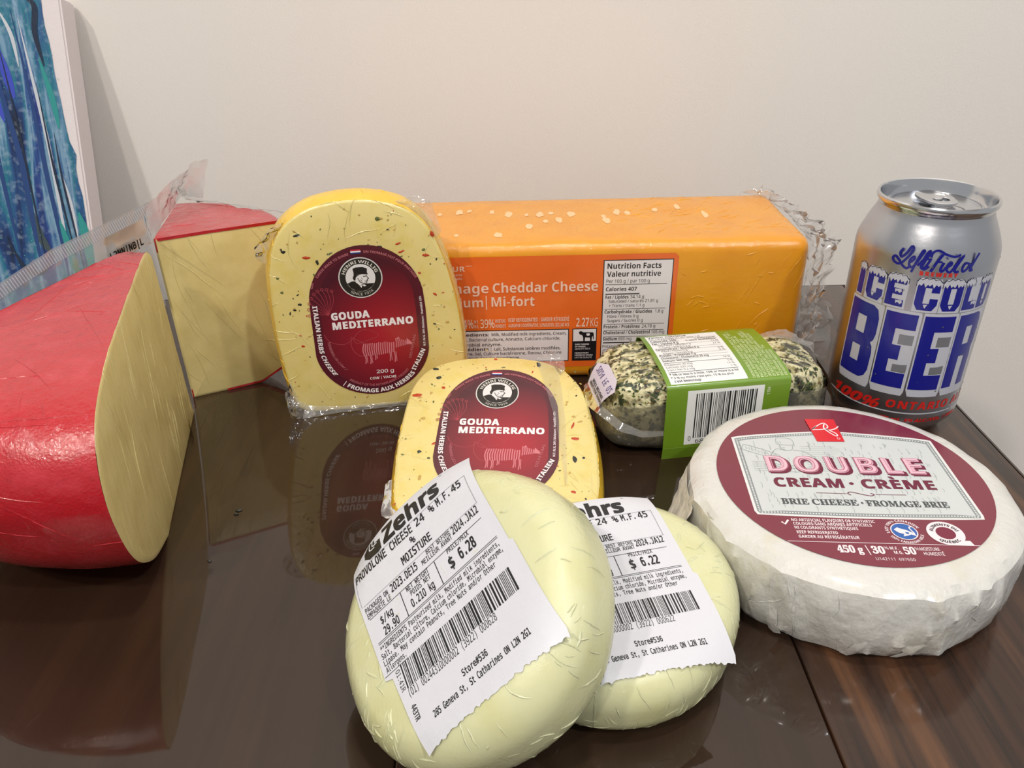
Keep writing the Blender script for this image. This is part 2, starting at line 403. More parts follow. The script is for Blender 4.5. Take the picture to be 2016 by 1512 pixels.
A.group('paint_layer', '', 6, paint_mat()).poly([(0, 6), (0, 211)]+[(x, y) for x, y in edge])
A.build(lambda u, v, l: cvp(u, v, l), cv)
def ribbons(name, hexc, lst, layer, rough=.25):
    A = Art()
    for pts, wd in lst: A.group(name, '', layer, mat('paint_'+hexc, hexc, rough, coat=.5, bump=[(180, .4, (8, 1, 1))])); A.stroke(pts, wd, 6, taper=True)
    return A.build(lambda u, v, l: cvp(u, v, l), cv)
ribbons('paint_stroke', '1c3f78', [([(258, 205), (263, 150), (266, 100), (270, 50), (271, 20)], 3.2), ([(240, 212), (243, 160), (250, 110), (252, 60), (254, 30)], 4), ([(225, 200), (232, 150), (236, 90), (240, 40)], 3)], 9)
ribbons('paint_stroke', '14233c', [([(268, 160), (271, 110), (274, 80), (278, 45)], 1.6), ([(275, 128), (276, 100), (279, 70), (283, 30)], 1.5), ([(246, 190), (251, 140), (254, 90), (257, 36)], 1.5), ([(268, 212), (274, 207), (272, 190), (275, 170)], 4), ([(232, 60), (240, 40), (252, 34), (262, 45)], 3)], 11)
ribbons('paint_stroke', 'c4c8d0', [([(262, 200), (266, 160), (270, 120), (272, 70), (275, 30)], 2.6), ([(276, 100), (279, 80), (281, 55)], 3.4), ([(250, 205), (256, 190), (258, 170)], 2.5)], 8)
ribbons('paint_stroke', '2a8f8c', [([(272, 175), (277, 150), (279, 130)], 4), ([(284, 75), (287, 55), (288, 30)], 7), ([(270, 70), (274, 50), (278, 25)], 5)], 10)
ribbons('paint_stroke', '3a49b8', [([(245, 185), (249, 165), (252, 150)], 6), ([(238, 165), (240, 150), (243, 135)], 4)], 10)
ribbons('paint_stroke', '3b4a4f', [([(250, 85), (254, 62), (262, 46)], 6)], 9)
A = Art(); A.group('glitter', '', 14, mat('glitter', '7fe8dc', .1, metal=.8))
for k in range(60):
    x, y = rnd.uniform(225, 285), rnd.uniform(30, 200); A.disc(x, y, .35, n=5)
o = A.build(lambda u, v, l: cvp(u, v, l), cv)[0]; o['kind'] = 'stuff'

# ================================================================== RED WAX WEDGES
waxm = mat('red_wax', fine=4.5, color=(184, 10, 28), rough=.34, coat=1, coat_rough=.06, spec=.5, mottle=[((200, 44, 58), 26, .5, .85, (1, 1, 1)), ((160, 10, 26), 60, .6, .85, (1, 1, 1))],
           coat_bump=[(45, .35, (1, 1, .5)), (160, .10, (1, 1, 1))], bump=[(220, .12, (1, 1, 1))])
pastem = mat('pale_cheese', fine=4, color=(226, 206, 140), rough=.42, coat=.45, coat_rough=.22, sss=.15, mottle=((212, 190, 122), 16, .4, .75, (1, 1, 1)), coat_bump=[(30, .45, (1, 1, .35)), (70, .2, (3, 1, .4))], bump=[(300, .05, (1, 1, 1))])
clear = film_mat('clear_film', .86, rough=.05, bump=.25, bscale=60)
tight = film_mat('tight_wrap_fold', .88, (240, 240, 236), .07, .5, 400)
cloudy = film_mat('crinkled_film', .74, rough=.12, bump=.4, bscale=120)
milky = film_mat('seal_film', .6, (205, 208, 212), .3, .1, 60, .5)
def wedge(t, ax, a0, a1, prof, taper=0, seg=22, tipr=10.6):
    """wedge of a waxed wheel: profile (radius, z) revolved from a0 to a1 degrees about the wheel axis ax"""
    pr = catmull(prof, 4)
    pr = [(max(.5, p[0]), max(0, p[1])) for p in pr]; n = len(pr); v = []; f = []
    for j in range(seg+1):
        a = R(a0+(a1-a0)*j/seg)
        for (r_, z) in pr:
            k = 1-taper*(j/seg)**2*(1-z/150)+.006*nz((r_*cos(a), r_*sin(a), z), .03, 1)
            v.append((ax[0]+r_*k*cos(a), ax[1]+r_*k*sin(a), z))
    for j in range(seg):
        for i in range(n-1):
            a = j*n+i; f.append((a, a+n, a+n+1, a+1))
    keep = [q for q in f if not all(math.hypot(v[i][0]-ax[0], v[i][1]-ax[1]) < tipr and 2 < v[i][2] < 94 for i in q)]
    rind = recalc(obj('wax_rind', v, keep, waxm, t, smooth=60)); tip = [q for q in f if q not in set(keep)]
    recalc(obj('cheese_tip', v, tip, pastem, t, smooth=60))
    def face(a, name, inset):
        ca, sa = cos(R(a)), sin(R(a)); side = 1 if a == a1 else -1
        nn = Vector((-sa, ca, 0))*side*(1 if a1 > a0 else -1)
        P = [(r_, z) for r_, z in pr]; rings = []
        cx = sum(p[0] for p in P)/n; cz = sum(p[1] for p in P)/n
        for s_, d in ((1, 0), (.99, .35), (.965, .6), (.6, .8), (.25, .9)):
            rings.append([tuple(Vector((ax[0]+(cx+(p[0]-cx)*s_)*ca, ax[1]+(cx+(p[0]-cx)*s_)*sa, cz+(p[1]-cz)*s_))+nn*d) for p in P])
        vv, ff = loft(rings, True, False, True); return recalc(obj(name, vv, ff, pastem, t, smooth=60))
    fa = face(a0, 'cut_face', 1); face(a1, 'cut_face', 1)
    ca, sa = cos(R(a0)), sin(R(a0))
    creases(fa, 46 if taper else 26, (10, 45), .3, .28, lambda p, nn, r: Vector((ca*r.uniform(-.9, -.2), sa*.0, 1+r.uniform(-.3, .6))), 70+seg, None, lambda p, nn: abs(nn.z) < .5, wander=.08)
    creases(rind, 46 if taper else 16, (6, 50), .3, .26, lambda p, nn, r: Vector((r.uniform(-1, 1), r.uniform(-.4, .4), r.uniform(-.25, .25))), 90+seg, None, lambda p, nn: p.z > 4, wander=.06)
W1 = thing('red_wax_cheese_wedge', 'large red waxed cheese wedge in clear wrap, nearest at the left edge', 'cheese', (-200, 320, 0), 'red waxed cheese wedges')
P1 = [(112, 0), (135, 8), (152, 20), (161, 32), (166, 46), (168, 60), (165, 74), (157, 85), (144, 92), (120, 97), (90, 100), (55, 102), (22, 103), (10, 99), (7, 92), (6, 60), (4, 20), (2, 3), (4, 0), (50, 0)]
P1c = P1
def wprof(P):
    return P+[P[0]]
wedge(W1, (-182.6, 394), -77.5, -114, wprof(P1), taper=.09)
W2 = thing('red_wax_cheese_wedge', 'red-topped cheese wedge standing behind the large red wedge, left of the upright gouda', 'cheese', (-170, 440, 0), 'red waxed cheese wedges')
P2 = [(40, 0), (58, 9), (68, 24), (73, 42), (74, 60), (72, 76), (70, 90), (67, 96.5), (60, 97.5), (30, 97.5), (6, 97.5), (2, 95), (1, 90), (1, 5), (3, 0), (20, 0)]
wedge(W2, (-188.6, 410), 25, 99, wprof(P2), seg=14, tipr=2.3)
# wax skin showing as a thin rim along the top of the cut face
def rim(t, ax, a, prof, wd=1.3, off=.9, side=1):
    ca, sa = cos(R(a)), sin(R(a)); nn = Vector((sa, -ca, 0))*side
    A = Art(); A.group('wax_rim', '', 1, waxm); A.stroke(prof, wd)
    A.build(lambda u, v, l: tuple(Vector((ax[0]+u*ca, ax[1]+u*sa, v))+nn*(off)), t)
rim(W2, (-188.6, 410), 25, [(2, 97.3), (30, 97.4), (67, 97.0)], 1.6)
rim(W2, (-188.6, 410), 25, [(20, .7), (41, 1.2), (58, 9.6), (68, 24)], 1.2)
# clear bags: fins standing above the wedges
def on(ax, a, u, z, d=0):
    return (ax[0]+u*cos(R(a))+d*sin(R(a)), ax[1]+u*sin(R(a))-d*cos(R(a)), z)
X1 = (-187, 402)
b1 = [(-1, 98), (25, 98), (55, 96), (95, 93), (130, 88)]; t1 = [(-1, 111.3), (31, 109.3), (56, 107.2), (84, 102.5), (130, 96)]; s1 = [(-8, 118.4), (29, 115.6), (55, 114), (82, 109), (130, 103)]
film('bag_flap', [on(X1, -112.7, u, z) for u, z in b1], [on(X1, -112.7, u, z, 1) for u, z in t1], 34, 4, .5, 5, W1, milky, 'clear plastic flap above the wax')
film('bag_seal_strip', [on(X1, -112.7, u, z, 1) for u, z in t1], [on(X1, -112.7, u, z, 1.5) for u, z in s1], 60, 2, .3, 6, W1, film_mat('ribbed_seal', .34, (196, 199, 204), .4, .1, 100, .35), 'ribbed heat-seal strip')
A = Art(); A.group('seal_rib', 'c8ccd2', 0, film_mat('seal_rib_film', .1, (232, 234, 238), .3, .1, 200, .5))
for k in range(95):
    u = -6+k*1.42; import bisect
    def zi(P, u):
        for i in range(len(P)-1):
            if P[i][0] <= u <= P[i+1][0]: return P[i][1]+(P[i+1][1]-P[i][1])*(u-P[i][0])/(P[i+1][0]-P[i][0])
        return P[0][1] if u < P[0][0] else P[-1][1]
    z0, z1 = zi(t1, u)+.6, zi(s1, u)-.5
    A.stroke([(u, z0), (u+1.6, z1)], .45)
o = A.build(lambda u, v, l: on(X1, -112.7, u, v, .2), W1)[0]; o['kind'] = 'stuff'
A = Art(); A.group('date_print', '1d1d22', 0)
A.text('L2NN|NB|L', 4, 26, 0, 3.4, 'mono', .03)
A.build(lambda u, v, l: on(X1, -112.7, 31-u, 99.8+v-(25-u)*.04, -1.3), W1)
film('bag_corner', [on(X1, -112.7, -1, 111), on(X1, -112.7, 0, 98)], [(-186, 407, 121), (-187, 405, 104)], 4, 4, 1.2, 9, W1, cloudy)
film('bag_corner', [(-183, 385, .6), (-182.5, 387, 12)], [(-175.5, 369, .6), (-176.5, 373, 7)], 6, 3, .6, 19, W1, cloudy)
film('bag_flap', [(-189, 409, 97), (-193, 435, 98), (-197, 465, 98), (-200, 486, 98.5), (-176, 458, 105)], [(-197, 413, 107), (-190, 422, 115), (-183.5, 432, 120.2), (-172.7, 450, 128.2), (-168.7, 458, 127.4)], 26, 8, 1.1, 11, W2, cloudy, 'pointed clear plastic flap above the wax')
film('bag_flap', [(-189, 407, 60), (-189, 408, 80), (-189, 409, 97)], [(-196, 405, 72), (-197, 407, 90), (-197, 412, 107)], 12, 5, .8, 12, W2, cloudy)
film('bag_flap', [(-201, 488, 98), (-178, 476, 98), (-150, 462, 98), (-122, 450, 97)], [(-190, 470, 100.5), (-172, 464, 100.5), (-148, 454, 100), (-124, 445, 99)], 20, 4, .9, 13, W2, clear)

# ================================================================== CHEDDAR BLOCK
ched = thing('cheddar_block', 'long orange cheddar block in clear wrap with an orange label, behind the other cheeses', 'cheese', (30, 466, 0))
chm = mat('orange_cheddar', fine=4, color=(228, 152, 8), rough=.42, coat=.7, coat_rough=.12, sss=.12, mottle=((222, 144, 6), 14, .4, .7, (1, 1, 1)), coat_bump=[(90, .12, (1, 1, 1)), (40, .25, (1, .5, 3))])
def rbox(x0, x1, y0, y1, z0, z1, r, nx=40, bulge=1.0, seed=1):
    """rounded-section block lofted along x"""
    sect = []
    for cx, cz, a in ((y1-r, z1-r, 0), (y0+r, z1-r, 90), (y0+r, z0+r, 180), (y1-r, z0+r, 270)):
        for k in range(5): t = R(a+k*22.5); sect.append((cx+r*cos(t), cz+r*sin(t)))
        nxt = {0: ((y1-r, z1), (y0+r, z1)), 90: ((y0, z1-r), (y0, z0+r)), 180: ((y0+r, z0), (y1-r, z0)), 270: ((y1, z0+r), (y1, z1-r))}[a]
        for k in range(1, 8): q = k/8; sect.append((nxt[0][0]+(nxt[1][0]-nxt[0][0])*q, nxt[0][1]+(nxt[1][1]-nxt[0][1])*q))
    cy, cz = (y0+y1)/2, (z0+z1)/2; rings = []
    xs = [x0+r*(1-cos(R(t))) for t in (0, 22, 45, 67, 90)]+[x0+r+(x1-x0-2*r)*k/nx for k in range(1, nx)]+[x1-r*(1-cos(R(t))) for t in (90, 67, 45, 22, 0)]
    for x in xs:
        d = max(0, (x0+r)-x, x-(x1-r)); ins = r-math.sqrt(max(0, r*r-d*d))
        ring = []
        for (yy, zz) in sect:
            sy = (yy-cy)*(1-ins/((y1-y0)/2)); sz = (zz-cz)*(1-ins/((z1-z0)/2))
            p = Vector((x, cy+sy, cz+sz)); k = bulge*nz(p, .035, seed)
            on_top = zz > z1-.1; on_bot = zz < z0+.1
            ring.append((x, p.y+(k*.5 if yy > y1-.1 else 0), max(z0, p.z+(k if on_top else 0))))
        rings.append(ring)
    return loft(rings)
recalc(obj('cheese_block', *rbox(-104, 168, 422, 510, 0, 85.5, 6.5, bulge=.9), chm, ched, smooth=70))
A = Art()
A.group('label_card', 'e87a30', 0, mat('orange_label', fine=3, color=(232, 104, 34), rough=.4, coat=.5, coat_rough=.15, mottle=((226, 100, 30), 20, .4, .7, (1, 1, 1)))).poly([(-92, 79.2), (92.5, 79.2), (94.5, 77.2), (94.5, 10.8), (92.5, 8.8), (-92, 8.8)])
A.build(plane_fn((0, 421.9, 0), (1, 0, 0), (0, 0, 1), (0, -1, 0)), ched, .15)
lab = [c for c in ched.children if c.name.startswith('label_card')][0]
A = Art()
A.group('panel_outline', '2a2426', 2).rect(52.6, 9.6, 91.8, 75.9).rect(-61, 12.9, 33.9, 34).rect(35.9, 12.9, 50.2, 34)
A.group('white_panel', 'e4dcdc', 3).rect(53.1, 10, 91.3, 75.4).rect(-60.5, 13.4, 33.4, 33.5).rect(36.4, 25.8, 49.7, 33.5)
A.group('printed_text', 'f0c8b0', 3)
A.text('SAVEUR', -44.5, -24.9, 70.9, 3, bold=.02).stroke([(-24.4, 74), (-20.8, 74.2)], .3)
A.text('fromagerie', -38, -26.6, 68.2, 1.4, bold=.01).text('depuis', -36, -26.6, 66, 1.4, bold=.01)
A.text('Fromage', -47.6, -12.1, 57.6, 5.8, bold=.022).text('Cheddar', -9.7, 21.3, 57.6, 5.8, bold=.022).text('Cheese', 23.8, 49.9, 57.6, 5.8, bold=.022).text('Medium', -45, -15.5, 49, 5.6, bold=.03).rect(-13.9, 47.2, -13.3, 56).text('Mi-fort', -10.7, 13.9, 49.1, 5.9, bold=.035)
A.text('34%', -30, -21.6, 35.7, 5.4, bold=.01).text('M.F.', -21.1, -18.6, 38.7, 2, bold=.02).text('M.G.', -21.1, -18.6, 35.7, 2, bold=.02)
A.text('39%', -17.6, -9.4, 35.7, 5.4, bold=.01).text('MOISTURE', -8.9, -2.9, 38.9, 2.1, bold=.02).text('HUMIDITE', -8.9, -2.9, 35.7, 2.1, bold=.02)
A.text('KEEP REFRIGERATED | GARDER RÉFRIGÉRÉ', -1.3, 33.9, 39.1, 2.5, bold=.02).text('AGROPUR COOPÉRATIVE, LONGUEUIL (QC) J4Z 6C5', -1.3, 33.9, 35.7, 2.2, bold=.02)
A.text('2.27', 38, 45.4, 35.2, 5.6, bold=.03).text('KG', 46.3, 50.6, 35.2, 5.4, bold=.0)
A.group('printed_text', '2a2426', 4)
for t_, x0, x1, y, h, b_ in (('Ingredients:', -33.5, -12.8, 30.4, 1.9, .03), ('Milk, Modified milk ingredients, Cream,', -11.3, 32.4, 30.4, 1.9, .005), ('Salt, Bacterial culture, Annatto, Calcium chloride,', -30.5, 28.9, 27.2, 1.9, .005),
        ('Microbial enzyme.', -31, -5.6, 23.9, 1.9, .005), ('Ingrédients :', -33, -11.6, 20.9, 1.9, .03), ('Lait, Substances laitières modifiées,', -10, 29, 20.9, 1.9, .005), ('Crème, Sel, Culture bactérienne, Rocou, Chlorure', -31, 29.6, 17.9, 1.9, .005), ('de calcium, Enzyme microbienne.', -31, 5, 15, 1.9, .005),
        ('Nutrition Facts', 54.8, 85, 70.7, 3.2, .03), ('Valeur nutritive', 54.7, 85, 65.9, 3.2, .03), ('Per 100 g / par 100 g', 54.5, 79, 62.2, 2.0, .0), ('Calories 407', 54.4, 72, 57.2, 2.3, .03),
        ('Fat / Lipides', 54.4, 67.5, 52.5, 2, .03), ('34.14 g', 68.5, 76.3, 52.5, 2, .0), ('Saturated / saturés 21.81 g', 56.3, 84.5, 50, 1.8, .0), ('+ Trans / trans 1.1 g', 56.5, 76.8, 47.3, 1.8, .0),
        ('Carbohydrate / Glucides', 54.2, 81.5, 43.3, 2, .03), ('1.8 g', 83.3, 87.9, 43.3, 2, .0), ('Fibre / Fibres 0 g', 56, 73.8, 40.5, 1.8, .0), ('Sugars / Sucres 0 g', 56, 76.5, 37.8, 1.8, .0),
        ('Protein / Protéines', 54, 75, 33.8, 2, .03), ('24.78 g', 76.2, 84, 33.8, 2, .0), ('Cholesterol / Cholestérol', 53.9, 81, 30, 2, .03), ('105 mg', 82, 89.5, 30, 2, .0), ('Sodium', 53.9, 62.2, 25.9, 2, .03), ('693 mg', 63, 70.5, 25.9, 2, .0),
        ('Potassium 98 mg', 53.8, 72, 21.1, 1.9, .0), ('Calcium 730 mg', 53.8, 71, 17.5, 1.9, .0), ('Iron / Fer 0.3 mg', 53.8, 72, 13.9, 1.9, .0)):
    A.text(t_, x0, x1, y, h, bold=b_)
for y, x1, t_ in ((61.2, 89, .3), (46, 89, .25), (36.4, 89, .25), (32.4, 89, .25), (28.3, 89, .25), (24.4, 90, .6), (19.8, 89, .2), (16.3, 89, .2)): A.rect(54, y-t_/2, x1, y+t_/2)
A.rect(54.2, 55, 73.6, 55.6)
A.group('cow_emblem', '1e1a1c', 4).rect(36.4, 13.4, 49.7, 25.9)
A.poly([(39.6, 31.4), (40.3, 32.4), (41.5, 32.2), (42.2, 31.6), (47.6, 31.5), (48.3, 31), (48.6, 27), (48.1, 27), (47.9, 29), (47.4, 28.4), (47.2, 25.6), (46.4, 25.6), (46.3, 28.1), (43.4, 28.3), (43.2, 25.6), (42.4, 25.6), (42.2, 28.6), (41.6, 29.8), (40.3, 30.2)])
A.group('printed_text', 'e4dcdc', 5).poly([(44, 30.8), (45.8, 31), (46.3, 29.8), (45.2, 29.2), (44.2, 29.6)])
A.text('DAIRY FARMERS', 37.6, 45.8, 23.4, .9, bold=.03).text('OF CANADA', 37.6, 43.8, 21.9, .9, bold=.03).text('QUALITY MILK', 37.6, 46.6, 20.3, 1.1).text('PRODUCTEURS', 37.6, 45.6, 17.6, .9, bold=.03).text('LAITIERS DU CANADA', 37.6, 48.2, 16.2, .9, bold=.03).text('LAIT DE QUALITÉ', 37.6, 47.6, 14.6, 1.0)
A.build(plane_fn((0, 421.9, 0), (1, 0, 0), (0, 0, 1), (0, -1, 0)), lab, .08)
# pale air pockets where the wrap does not touch the block
A = Art(); A.group('wrap_air_pocket', '', 1, mat('air_pocket', (244, 196, 140), .35, coat=.5)); rnd = random.Random(8)
for (x, y) in [(-42, 478), (-30, 482), (-24, 484), (-10, 481), (-30, 440), (-6, 440), (0, 476), (11, 474), (19, 474), (26, 476), (30, 464), (22, 460), (38, 474), (57, 468), (58, 460), (72, 474), (66, 476), (90, 480), (-50, 446), (12, 452), (104, 484), (118, 470)]:
    a = rnd.uniform(1.0, 2.4); A.poly([(x+a*(1+.35*rnd.uniform(-1, 1))*cos(R(t)), y+a*2.3*(1+.35*rnd.uniform(-1, 1))*sin(R(t))) for t in range(0, 360, 40)])
o = A.build(lambda u, v, l: (u, v, 85.62+.9*nz((u, v, 85.5), .035, 1)), ched)[0]; o['kind'] = 'stuff'
cb_ = [c for c in ched.children if c.name.startswith('cheese_block')][0]
creases(cb_, 60, (8, 26), .3, .3, along((.6, 0, 1.0), .25), 201, None, lambda p, nn: p.x > 128 and p.y < 430 and nn.y < -.5, wander=.08)
creases(cb_, 60, (4, 16), .35, .3, along((1, .5, 0), .4), 202, None, lambda p, nn: p.x > 60 and nn.z > .6)
creases(cb_, 26, (2, 6), .5, .4, along((1, 0, .2), .6), 203, None, lambda p, nn: p.x > 96 and p.y < 430 and nn.y < -.5)
tailA = [(150, 509, 86), (163, 500, 85), (169, 470, 84), (168.5, 440, 82), (168, 430, 60), (168, 426, 30), (166, 424, 6)]
tailB = [(160, 505, 90), (178, 492, 84), (191, 480, 76), (203, 470, 66), (199, 466, 50), (196, 462, 35), (194, 456, 16)]
film('wrap_tail', tailA, tailB, 60, 16, 3.4, 21, ched, cloudy, 'crinkled clear wrap gathered at the end of the block')
film('wrap_tail', [(168, 430, 50), (168, 428, 30), (167, 426, 6)], [(192, 436, 40), (194, 436, 22), (190, 430, 5)], 18, 10, 2.0, 22, ched, clear)
film('wrap_tail', [(150, 509, 86.5), (164, 498, 86), (170, 470, 84), (171, 440, 80)], [(155, 500, 91), (170, 488, 90), (176, 466, 84), (178, 446, 76)], 30, 5, 1.6, 23, ched, cloudy)
# ================================================================== GOUDA PIECES
gom = mat('gouda_paste', fine=4, color=(228, 208, 134), rough=.4, coat=.6, coat_rough=.12, sss=.15, mottle=[((222, 200, 112), 30, .5, .75, (1, 1, 1)), ((196, 186, 120), 180, .66, .75, (1, 1, 1))], coat_bump=[(60, .25, (1, 1, 1)), (14, .2, (4, 1, 1))])
gor = mat('gouda_rind', fine=4, color=(234, 186, 46), rough=.34, coat=.8, coat_rough=.08, mottle=((238, 196, 66), 20, .4, .7, (1, 1, 1)), coat_bump=[(90, .3, (1, 1, 1))])
flk = [mat('olive_fleck', (34, 38, 30), .4, coat=.5), mat('pepper_fleck', (186, 62, 22), .4, coat=.5), mat('herb_fleck', (96, 104, 52), .5, coat=.5), mat('pale_fleck', (192, 158, 84), .5, coat=.5)]
OUT = [(-36, -79.3), (-20, -80), (5, -80), (30, -80), (44, -79.2), (49.3, -75.5), (51.8, -67), (52.6, -55), (52, -35), (49.5, -15), (45.5, 4), (41, 17), (35, 28), (25, 36.5), (12, 40.6), (0, 41.8), (-12, 41), (-24, 38), (-35, 31), (-42, 21), (-46.5, 5), (-48, -15), (-48, -38), (-46, -62), (-44.3, -71), (-41.5, -76.5)]
def gouda(name, label, O, ux, up, n, thick, seed, extra, group, sy=1.0):
    """O: centre of the logo on the face; face plane axes ux, up, outward normal n; thick(v): depth of the piece behind point v"""
    t = thing(name, label, 'cheese', (O[0], O[1], 0), group)
    O, ux, up, n = map(Vector, (O, ux, up, n))
    P = catmull([(a, b*sy if b > 0 else b) for a, b in OUT], 4, True); N_ = len(P)
    def nrm2(i):
        a = Vector(P[i-1]); b = Vector(P[(i+1) % N_]); d = (b-a).normalized(); return Vector((d.y, -d.x))
    rings = []
    def ring(ins, dep):
        r_ = []
        for i in range(N_):
            q = Vector(P[i])-nrm2(i)*ins; th = thick(q.y); r_.append(tuple(O+ux*q.x+up*q.y-n*(th*dep)))
        return r_
    face = [ring(i_, d_) for i_, d_ in ((2.0, 0), (1.2, .02), (.6, .055))]
    side = [ring(i_, d_) for i_, d_ in ((.6, .055), (0, .14), (-1.4, .35), (-2.2, .6), (-1.2, .85), (1.0, .96), (4, 1.0))]
    if face[0][0] and True:
        cen = []
        for k in (.7, .35): cen.append([tuple(Vector(p).lerp(O+up*-20-n*0, 1-k)) for p in face[0]])
    v, f = loft([cen[1], cen[0]]+face, True, True, False); recalc(obj('cut_face', v, f, gom, t, smooth=60))
    v, f = loft(side, True, False, True); v = [(p[0], p[1], max(.1, p[2])) for p in v]; recalc(obj('waxed_rind', v, f, gor, t, smooth=60))
    # flecks of olive, pepper and herbs in the face
    rnd = random.Random(seed); V = []; Fc = []; mi = []
    def fleck(x, y, a, b, rot, m_):
        k = len(V); m8 = 7; c_, s_ = cos(rot), sin(rot)
        for i in range(m8):
            q = 2*pi*i/m8; rr = 1+rnd.uniform(-.35, .35); px, py = a*rr*cos(q), b*rr*sin(q)
            V.append(tuple(O+ux*(x+px*c_-py*s_)+up*(y+px*s_+py*c_)+n*.05))
        V.append(tuple(O+ux*x+up*y+n*.3)); 
        for i in range(m8): Fc.append((k+i, k+(i+1) % m8, k+m8)); mi.append(m_)
    for e in extra: fleck(*e)
    for k in range(150):
        while True:
            x, y = rnd.uniform(-46, 51), rnd.uniform(-77, 39)
            if x*x/2400+max(0, y)**2/1650 < 1: break
        m_ = rnd.choice((0, 1, 2, 2, 2, 3, 3, 3)); s_ = rnd.choice((.22, .28, .35, .5))*(1.5 if m_ == 3 else .9); fleck(x, y, s_*rnd.uniform(1, 2.4), s_, rnd.uniform(0, 3), m_)
    o = obj('herb_flecks', V, Fc, None, t, mats=flk, midx=mi, kind='stuff')
    # ---- label
    def lab_mat():
        if 'gouda_label' in MATS: return MATS['gouda_label']
        m_ = mat('gouda_label', (150, 24, 40), .35, coat=.5, coat_rough=.1); N = m_.node_tree.nodes; L = m_.node_tree.links
        uv = N.new('ShaderNodeUVMap'); g = N.new('ShaderNodeVectorMath'); g.operation = 'DISTANCE'; L.new(uv.outputs[0], g.inputs[0]); g.inputs[1].default_value = (.1, -.35, 0)
        mr = N.new('ShaderNodeMapRange'); mr.inputs[1].default_value = .05; mr.inputs[2].default_value = .42; L.new(g.outputs['Value'], mr.inputs[0])
        mx = N.new('ShaderNodeMix'); mx.data_type = 'RGBA'; L.new(mr.outputs[0], mx.inputs[0]); mx.inputs[6].default_value = lin((168, 28, 44)); mx.inputs[7].default_value = lin((74, 16, 32)); L.new(mx.outputs[2], N['Principled BSDF'].inputs['Base Color']); return m_
    def outl(g):
        top = [(2+ (30.5-g)*cos(R(a)), -16+(33.8-g)*sin(R(a))) for a in range(12, 169, 6)]
        bot = [(2+(31-g)*cos(R(a)), -41+(29.8-g)*sin(R(a))) for a in range(186, 355, 6)]
        return top+[(2-30.4+g, -20)]+bot+[(2+30.6-g, -20)]
    A = Art()
    A.group('label_card', '', 1, mat('dark_red_label', (84, 20, 36), .35, coat=.5, coat_rough=.1)).poly(outl(0))
    A.build(plane_fn(O, ux, up, n), t, .25)
    card = [c for c in t.children if c.name.startswith('label_card')][0]
    A = Art(); A.group('label_centre', '', 1, lab_mat()); A.poly(outl(5.2))
    pf = plane_fn(O+n*.25, ux, up, n)
    oc = A.build(pf, card, .07)[0]; uvl = oc.data.uv_layers.new(name='UVMap'); pts = A.g[0]['v']
    for lp in oc.data.loops: uvl.data[lp.index].uv = (pts[lp.vertex_index][0]*.01, pts[lp.vertex_index][1]*.01)
    A = Art()
    A.group('plant_drawing', 'a8424c', 2)
    for k in range(9):
        a = R(60+k*14); A.stroke([(-19, -20), (-19+7*cos(a), -20+9*sin(a)), (-19+10*cos(a+.2), -20+15*sin(a+.1))], .22, 3)
        A.disc(-19+10*cos(a+.2), -20+15*sin(a+.1), .9, n=9, hole=.7)
    A.stroke([(-23, -31), (-20, -36), (-13, -38), (-8, -35)], .3, 4).stroke([(-8, -35), (-2, -30), (6, -34), (-1, -37), (-6, -38), (-8, -35)], .3, 4).stroke([(-9, -34), (-9, -41), (-5, -46), (0, -44), (-2, -39), (-9, -34)], .35, 4)
    A.group('cow_drawing', 'd07880', 3)
    rnd2 = random.Random(3)
    for k in range(15):
        x = -2.8+k*1.15; top = -38.6-(.6 if k > 11 else 0)+.2*rnd2.uniform(-1, 1); bot = -46.2+.12*max(0, k-7)*1.2
        A.stroke([(x, bot), (x-.6+.06*k, (top+bot)/2), (x+.3, top)], .62, 4)
    for k in range(8): x = 14.8+k*1.05; A.stroke([(x, -42.6+k*.22), (x+.3, -40), (x+.2, -36.8-k*.36)], .55, 3)
    A.poly([(21, -37.4), (24, -40.6), (23, -41.4), (20.6, -41)]).poly([(15, -37.4), (16.6, -36), (17.2, -37.4)])
    for x, a, b in ((-2.5, -46, -51), (.2, -46, -51.4), (3, -46.2, -49), (11, -45, -50.6), (13.6, -45, -51.5)):
        A.stroke([(x, a), (x+.2, (a+b)/2), (x-.2, b)], .55).stroke([(x+.8, a), (x+.9, b+.4)], .4)
    A.group('printed_text', 'f0e6e6', 4)
    A.text('GOUDA', -17.9, 2.4, -23.0, 4.1, bold=.055, sp=1.05).text('MEDITERRANO', -17.9, 25.4, -28.6, 4.1, bold=.055, sp=1.05)
    A.text('200 g', 2.6, 12.2, -57.6, 2.1, font='sans', bold=.01).text('COW | VACHE', -1.4, 13.2, -61.3, 1.6, bold=.035)
    # text running round the border
    A.text('ITALIAN HERBS CHEESE', 0, 43, 0, 2.4, bold=.045, warp=lambda x, y: (-26.8+y+(max(0, x-24)**2)*.0165, -14-x+max(0, x-24)**2*.002))
    A.arc('| FROMAGE AUX HERBES', 2, -41, 28.7, 230, 320, 2.5, inside=True, bold=.045)
    A.text('ITALIEN', 0, 13.2, 0, 2.4, bold=.045, warp=lambda x, y: (24.2+x*.5-y*.86+x*x*.008*0, -58+x*.95+y*.45))
    A.text('M.F./M.G. 34% Moisture / Humidité 43%', 0, 30, 0, 1.2, bold=.02, warp=lambda x, y: (31.2-y-.0015*(x-12)**2, -43+x))
    A.group('printed_text', 'c07078', 4)
    A.arc('CHEESE MADE TO SHARE', 2, -16, 29.6, 144, 103, 1.3, bold=.02); A.arc('UN FROMAGE FAIT POUR PARTAGER', 2, -16, 29.6, 88, 27, 1.3, bold=.02)
    A.text('HENRIWILLIG.COM |', 0, 18, 0, 1.4, bold=.01, warp=lambda x, y: (-21.6+y+x*x*.022, -36-x*.97))
